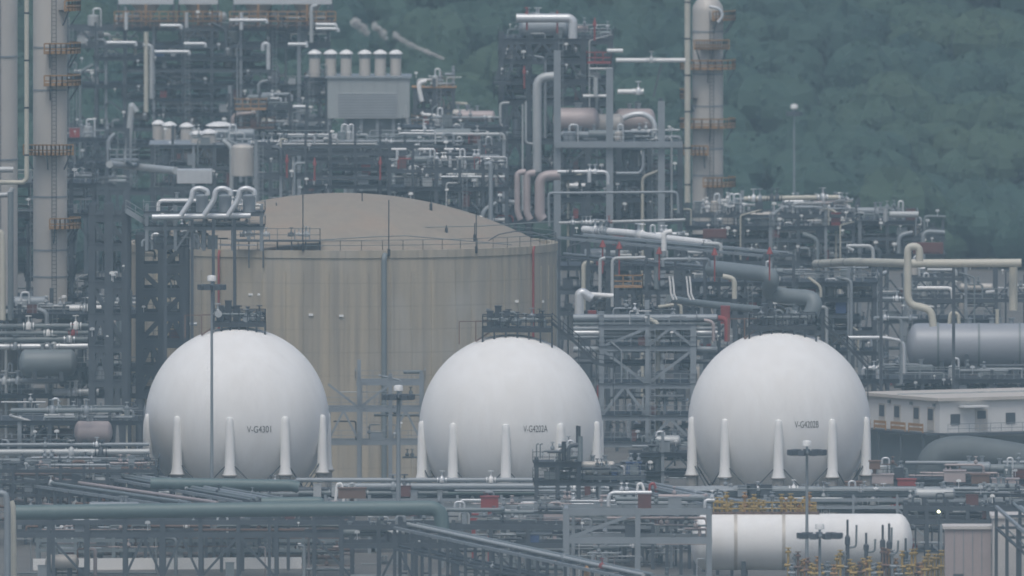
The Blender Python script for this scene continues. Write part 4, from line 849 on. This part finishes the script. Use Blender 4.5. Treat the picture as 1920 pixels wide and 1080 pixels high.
# ------------------------------------------------------------------ foreground racks
def prack(short, label, px0, px1, pyt, Y, dep, n, pys, **k):
    k.setdefault('lamps', 2); k.setdefault('vary', False); return A(short, label, px0, px1, pyt, Y, dep, n, pys, **k)
FG = ['galv','steel','grey','pale','steel','galv']
prack('the near long rack', 'long low pipe rack crossing in front of all three spheres', 280, 1930, 928, 2935, 7, 20, [934,948], m='galv', cw=.28, braces=.15, rail=None, clut=.9, up=.9, seed=41, mix=FG, kinds=(1.2,.8,.15,.2), deckm='steel', deck=False)
for i, (x0, x1, y, r, m) in enumerate([(555,1010,900,.25,'galv'),(640,1000,912,.4,'galv'),(560,840,924,.25,'grey'),(830,1010,925,.2,'teal'),(1230,1930,917,.2,'galv'),(1290,1930,926,.3,'galv'),(1430,1930,940,.35,'grey'),(1340,1480,921,.2,'steel'),(1600,1930,950,.25,'galv'),(300,560,902,.16,'grey')]):
    pipe(PP(2936, [(x0,y),(x1,y)]), r, m, ['uppermost grey','thick pale grey','slender dark','teal stub','uppermost right hand','second right hand','thick dark right hand','short dark','lower right hand','leftmost dark'][i]+' pipe on the near long rack', valves=2, n=10)
pipe(PP(2925, [(282,906),(545,910),(560,914)]), M(11,2925), 'teal', 'thick teal pipe just below the leftmost sphere', n=18)
pipe([P(30,961,2866), P(420,956,2866), P(826,952,2866), P(830,998,2866)], M(14,2866), 'teal', 'longest thick teal pipe across the lower left foreground', n=24, supports=[tuple(P(x,968,2866.0)) for x in (100,235,375,505,640,750)])
pipe(PP(2884, [(490,942),(600,941),(600,948)]), .55, 'teal', 'short pale teal pipe lying above the long teal pipe', n=14)
def stub_row():
    for i, x in enumerate(range(470, 545, 16)):
        pass
prack('the near left frame', 'long steel pipe frame under the teal pipe at lower left', 20, 660, 968, 2884, 8, 9, [976,1000], m='steel', cw=.42, braces=.4, rail=None, clut=.75, seed=42, mix=['grey','brown','pink','galv','pink'], deck=False, kinds=(1.2,1,.25,.3))
prack('the lower middle frame', 'steel pipe frame right of the teal pipe elbow at the bottom', 640, 1060, 975, 2872, 9, 6, [985,1020], m='steel', cw=.42, braces=.5, rail=None, clut=1.2, seed=43, mix=FG, deck=False, kinds=(1.2,1,.25,.3))
A('the centre foreground frame', 'galvanised pipe frame left of the white horizontal vessel', 1062, 1330, 953, 2856, 8, 2, [956,1010], m='galv', cw=.55, braces=.6, rail=None, clut=1.0, seed=44, mix=['galv','alu','grey','pink'], deck=False, lamps=1, vary=False, kinds=(1.3,1.2,.2,.2))
diag_rack(P(60,872,2985), P(455,942,2898), -5, 'long diagonal pipe rack running from the left edge towards the teal pipe', 8, ['galv','pink','grey','pale'], 51, 'the left diagonal rack')
diag_rack(P(20,905,2960), P(330,950,2895), -5, 'lower diagonal rack at the left edge behind the teal pipe', 5, ['pink','brown','grey','galv'], 52, 'the lower left diagonal rack')
diag_rack(P(740,990,2865), P(1180,1085,2785), -3, 'diagonal pipe rack at the bottom running right and towards the viewer', 3, ['grey','galv','pale','steel'], 53, 'the bottom diagonal rack')
diag_rack(P(1120,905,2925), P(1330,948,2878), -4, 'short diagonal rack left of the white horizontal vessel', 5, ['galv','grey','pale'], 54, 'the short diagonal rack')
prack('the left edge rack', 'dense low pipe rack at the left edge above the teal pipe', -20, 290, 872, 2950, 10, 7, [880,900,925], m='steel', cw=.3, braces=.4, rail='steel', clut=1.1, seed=71, mix=['grey','steel','pink','galv','brown'], deck=False, up=1, kinds=(1.6,1,.3,.2))
prack('the rear left frame', 'low pipe frame under the teal pipe behind the near left frame', 70, 640, 1003, 2912, 9, 8, [1010,1028], m='grey', cw=.3, braces=.3, rail=None, clut=1.1, seed=72, mix=['pink','brown','galv','grey','steel'], deck=False, up=1, kinds=(1.3,1.2,.5,.6))
prack('the mid foreground rack', 'dense low pipe rack between the near long rack and the bottom frame', 830, 1320, 945, 2905, 10, 8, [960,985], m='galv', cw=.28, braces=.3, rail='galv', clut=1.1, seed=73, mix=['pink','alu','galv','grey','steel'], deck=False, up=1, kinds=(1.5,1.2,.3,.3))
# platform tower in front of the middle sphere
A('the near platform', 'compact dark steel platform in front of the middle sphere', 1006, 1085, 862, 2915, 5, 2, [868,902], m='steel', cw=.45, braces=.5, rail='steel', clut=2.2, seed=45, lamps=1, mix=['steel','grey','galv'], vary=False)
A('the near walkway', 'grey railed walkway right of the compact platform', 1085, 1205, 888, 2917, 4, 3, [893,905], m='galv', cw=.3, braces=.2, rail='galv', clut=1.5, seed=46, lamps=1, mix=['steel','grey','galv'], vary=False)
pipe(PP(2914, [(1057,865),(1057,828)]), .25, 'dark', 'short dark vent post on the compact platform'); pipe(PP(2914, [(1066,862),(1066,836),(1085,834)]), .22, 'steel', 'dark Y shaped pipe on the compact platform')
pipe(PP(2914, [(1088,865),(1088,818)]), .28, 'grey', 'grey post at the right of the compact platform'); pipe(PP(2914, [(1082,830),(1082,798)]), .13, 'dark', 'left of two thin upright vent tips'); pipe(PP(2914, [(1086.5,830),(1086.5,799)]), .13, 'dark', 'right of two thin upright vent tips')
for i, x in enumerate((1006, 1013)): pipe(PP(2914, [(x,860),(x,833),(x+5,832)]), .07, 'grey', ['left','right'][i]+' thin hooked post above the compact platform')
# hoops and red cabinets
for i, (x, m) in enumerate([(1196,'white'),(1219,'red'),(632,'white'),(655,'pale')]):
    pipe(PP(2905, [(x-3,940),(x,908),(x+7,906),(x+12,920),(x+12,945)]), .16, m, ['white hoop pipe left of the red one on the near rack','red hoop pipe on the near rack','white hoop pipe below the leftmost sphere','pale hoop pipe below the leftmost sphere'][i], name='hoop_pipe')
for i, (x, y, w_, h_, m) in enumerate([(918,942,32,20,'red'),(888,975,16,20,'red'),(660,925,50,18,'brown'),(1040,965,40,26,'pink'),(760,1003,90,24,'steel')]):
    p = P(x, y, 2900); o = MB().box(p, (M(w_), 1.4, M(h_))).box((p.x, p.y, p.z+M(h_)/2+.05), (M(w_)+.2,1.6,.1)).box((p.x,p.y,p.z/2-.3), (.4,.8,p.z-.6)).build('equipment_cabinet', m, None, (p.x,2900,0))
    tag(o, ['bright red cabinet behind the near rack in front of the middle sphere','small red cabinet right of the teal elbow','brown cabinet under the gap between the left spheres','pinkish cabinet under the compact platform','dark cabinet below the teal pipe elbow'][i], 'cabinet')
k0, k1 = GP(62, 1069), GP(565, 1066)
o = MB().bar(k0+Vector((0,0,.6)), k1+Vector((0,0,.6)), .5, 1.2).build('low_wall', 'white', None, k0); tag(o, 'long low pale concrete wall on the ground at lower left', 'wall')
o = MB().bar(k0+Vector((0,1.6,.12)), k1+Vector((0,1.6,.12)), 1.6, .24).build('kerb', 'pink', None, k0+Vector((0,1.6,0))); tag(o, 'flat pinkish kerb strip behind the low pale wall', 'kerb')
pipe(PP(2870, [(-5,925),(10,925),(14,950),(14,1100)]), M(6,2870), 'galv', 'thick grey hooked pipe at the lower left edge', n=16); pipe(PP(2872, [(20,940),(24,950),(26,1100)]), .35, 'cream', 'cream pipe beside the thick hooked pipe at the lower left edge')
# white horizontal vessel
vc = P(1503, 1016, 2872); VR = M(53, 2872); VL = M(364, 2872)
bv = drum(vc, VR, VL, WS, 'large white horizontal vessel with rounded ends at lower right', 'vessel', nozzles=0, n=48, zbase=0)
for px_ in (1466, 1376): q = P(px_, 1016, 2872); MB().lathe((q.x,2872,vc.z), [(VR,0),(VR*1.012,.01),(VR*1.012,.35),(VR,.36)], 48, (1,0,0)).build('stiffener_band', 'vessel', bv)
bv['label'] = 'large white horizontal vessel with rounded ends at lower right'
hplat(1325, 1535, 966, 2871.5, 'brown', 'brown deck on top of the white horizontal vessel', h=.3, d=2.2)
for i in range(22):
    x = 1345+i*8.6; m = R_.choice(['yellow','orange','yellow','galv']); p = P(x, 963, 2871.7+R_.uniform(.1,1.8)); h = R_.uniform(.5,1.8)
    b = MB().cyl(p, p+Vector((0,0,h)), .14, 8).lathe(p+Vector((0,0,h)), [(.3,0),(.34,.2),(.12,.35),(.1,.5),(.3,.52),(.28,.6)], 8).cyl(p+Vector((-.35,0,h*.5)), p+Vector((.35,0,h*.5)), .16, 8)
    tag(b.build('vent_valve', m, None, p), '%s vent valve standing on the brown deck of the white vessel' % CN[m], 'valve', 'valves on the brown deck')
t = thing('valve_rail', P(1335,962,2868), 'ochre yellow railing on the brown deck of the white vessel', 'railing', place=P(1440,945,2868)); rail_mb([P(1338,965,2871.6), P(1530,965,2871.6)], 1.3, 1.6, .12).build('railing', 'yellow', t)
for i, (x, y0, y1, br) in enumerate([(1589,975,1045,1),(1624,1000,1040,0),(1655,985,1045,1),(1667,982,1060,0),(1698,1010,1060,0)]):
    p, q = P(x, y1+25, 2862), P(x, y0, 2862); t = thing('relief_valve', (p.x,2862,p.z), ['leftmost tall dark relief valve with side arm before the white vessel','second short dark relief valve before the white vessel','third dark relief valve with side arm before the white vessel','fourth tall dark relief valve before the white vessel','rightmost dark relief valve before the white vessel'][i], 'relief valve', 'dark relief valves before the white vessel', place=(p+q)/2)
    MB().lathe(p, [(.22,0),(.22,(q.z-p.z)*.5),(.3,(q.z-p.z)*.52),(.3,(q.z-p.z)*.66),(.13,(q.z-p.z)*.7),(.13,(q.z-p.z)),(.08,(q.z-p.z)+.06)], 10).build('body', 'steel', t)
    m = p.lerp(q, .45); MB().tube([m, m+Vector((.9,0,.1)), m+Vector((.95,0,1.4+br))], .11, 8).build('outlet', 'grey', t)
for i in range(50):
    x = 1478+i*6.1; m = R_.choice(['yellow','yellow','orange','galv','yellow','brown']); p = P(x, 1082, 2856+R_.uniform(0,3)); h = R_.uniform(.6,2.5)
    b = MB().cyl(p, p+Vector((0,0,h)), .13, 8).lathe(p+Vector((0,0,h)), [(.28,0),(.32,.2),(.12,.35),(.1,.5),(.32,.52),(.3,.6)], 8).cyl(p+Vector((-.4,0,h*.5)), p+Vector((.4,0,h*.5)), .17, 8)
    tag(b.build('vent_valve', m, None, p), '%s valve in the row below the white vessel' % CN[m], 'valve', 'valves below the white vessel')
pl = thing('valve_deck', P(1610,1082,2858), 'steel deck carrying the orange valves below the white vessel', 'platform'); a_, b_ = P(1470,1084,2856), P(1760,1084,2856)
MB().box(((a_.x+b_.x)/2, 2858, a_.z-.1), (b_.x-a_.x, 6, .2)).build('deck', 'steel', pl)
for i in range(6): x = a_.x+(b_.x-a_.x)*i/5; bar('leg', (x,2857,0), (x,2857,a_.z-.2), .3, 'steel', pl)
# right bottom buildings
def shed(px0, px1, y0, Y, dep, m, label, rm='lite'):
    a, b = P(px0, y0, Y), P(px1, y0, Y); t = thing('pump_house', ((a.x+b.x)/2, Y, 0), label, 'building', place=((a.x+b.x)/2, Y, a.z))
    MB().box(((a.x+b.x)/2, Y+dep/2, a.z/2), (b.x-a.x, dep, a.z)).build('wall', m, t); MB().box(((a.x+b.x)/2, Y+dep/2, a.z+.15), (b.x-a.x+.5, dep+.5, .3)).build('roof', rm, t)
    for i in range(1, 5): x = a.x+(b.x-a.x)*i/5; MB().box((x, Y-.03, a.z/2), (.08,.06,a.z-.2)).build('wall_joint', 'galv', t)
    MB().box((a.x+1.4, Y-.05, 1.1), (1.1,.1,2.2)).build('door', 'steel', t)
shed(1772, 1858, 992, 2850, 5, 'pink', 'low grey building with flat roof right of the white vessel')
shed(1862, 1990, 972, 2842, 8, 'lite', 'pale building at the lower right corner')
diag_rack(P(1868,950,2838), P(1990,1060,2800), -2.5, 'slanted steel conveyor frame at the lower right corner', 2, ['grey','steel'], 55, 'the lower right slanted frame')
prack('the lower right rack', 'low pipe rack behind the low grey building at lower right', 1700, 1930, 945, 2900, 8, 6, [950,975], m='steel', cw=.4, braces=.3, rail=None, clut=1.6, seed=47, mix=['galv','grey','pale','steel'], deck=False, kinds=(1.4,1,.5,.2))
p = P(1760, 958, 2870); t = thing('work_lamp', (p.x, 2870, 0), 'small lit work lamp right of the white horizontal vessel', 'lamp', place=p)
MB().cyl((p.x,2870,0), (p.x,2870,p.z-.15), .08, 8).build('pole', 'steel', t); MB().lathe((p.x,2870,p.z-.2), [(.08,0),(.15,.06),(.16,.16),(.08,.26)], 12).build('bulb', 'bulb', t)
p = GP(1100, 1100); p = P(1100, 1066, 2800); o = MB().lathe((p.x,2800,p.z-3), [(.12,0),(.12,2),(.3,2.2),(.3,3.0),(.1,3.3)], 10).build('beacon', 'orange', None, (p.x,2800,p.z-3)); tag(o, 'orange tipped marker post at the bottom centre', 'beacon')
# steam plume
def plume():
    rr = random.Random(4); b = MB()
    for (a0, b0), (a1, b1), k0 in (((831,110),(760,80),.45),((758,78),(738,64),.8),((724,68),(700,46),1.1),((690,60),(660,38),.9)):
        n = int(abs(a1-a0)/.9)
        for i in range(n):
            f = i/n; w = (831-(a0+(a1-a0)*f))*.05+1.5; c = P(a0+(a1-a0)*f+rr.uniform(-1,1), b0+(b1-b0)*f+rr.uniform(-w,w)*.7, 3520+rr.uniform(-.6,.6)); r = M(rr.uniform(1.8,3.6)+w*.35*k0, 3520)
            ph = rr.uniform(0,6); N = 12
            base = len(b.v)
            for u in range(1, 8):
                for k in range(N):
                    t_, p_ = math.pi*u/8, 2*math.pi*k/N; q = r*(1+.2*math.sin(3*p_+ph)*math.sin(2*t_)+.12*math.sin(5*t_+ph))
                    b.v.append((c.x+q*math.sin(t_)*math.cos(p_), c.y+q*math.sin(t_)*math.sin(p_), c.z+q*.8*math.cos(t_)))
            for u in range(6):
                for k in range(N): b.q([base+u*N+k, base+u*N+(k+1)%N, base+(u+1)*N+(k+1)%N, base+(u+1)*N+k][::-1], True)
            b.q([base+k for k in range(N)], True); b.q([base+6*N+k for k in range(N)][::-1], True)
    m = bpy.data.materials.new('steam'); m.use_nodes = True; t = m.node_tree; bs = t.nodes['Principled BSDF']; bs.inputs['Base Color'].default_value = (.8,.79,.76,1); bs.inputs['Roughness'].default_value = 1; bs.inputs['Specular IOR Level'].default_value = 0
    bs.inputs['Alpha'].default_value = .16; bs.inputs['Subsurface Weight'].default_value = 0
    o = b.build('steam_plume', m, None, P(830,111,3520)); tag(o, 'thin white steam plume drifting left in front of the forest', 'steam', None, 'stuff')
plume()
finish_pipes({'pipe': 120, 'riser_pipe': 250})
# ------------------------------------------------------------------ repeats with the same words get their place in the photo
ONES = ['zeroth','first','second','third','fourth','fifth','sixth','seventh','eighth','ninth','tenth','eleventh','twelfth','thirteenth','fourteenth','fifteenth','sixteenth','seventeenth','eighteenth','nineteenth']
TENS = {2:'twenty',3:'thirty',4:'forty',5:'fifty',6:'sixty'}
def ordi(n):
    if n < 20: return ONES[n]
    return TENS[n//10][:-1]+'ieth' if n % 10 == 0 else TENS[n//10]+'-'+ONES[n % 10]
by = {}
for o, c in ALL: by.setdefault(o['label'], []).append((c.x/max(c.y,1), o))
for lab, es in by.items():
    if len(es) > 1:
        es.sort(key=lambda e: e[0])
        for i, (x, o) in enumerate(es): o['label'] = (('left ' if i == 0 else 'right ') if len(es) == 2 else ordi(i+1)+' from left, ')+lab
# ------------------------------------------------------------------ haze
hm = bpy.data.materials.new('haze'); hm.use_nodes = True; t = hm.node_tree; t.nodes.remove(t.nodes['Principled BSDF'])
v = t.nodes.new('ShaderNodeVolumePrincipled'); v.inputs['Color'].default_value = (.60,.85,.99,1); v.inputs['Density'].default_value = .000084; v.inputs['Anisotropy'].default_value = .0
t.links.new(v.outputs[0], t.nodes['Material Output'].inputs['Volume'])
hbx = MB().box((0, 3300, 81), (7400, 7800, 164)).build('haze', hm); hbx['kind'] = 'stuff'; hbx['label'] = 'thin blue grey haze hanging over the whole plant and hillside'; hbx['category'] = 'haze'
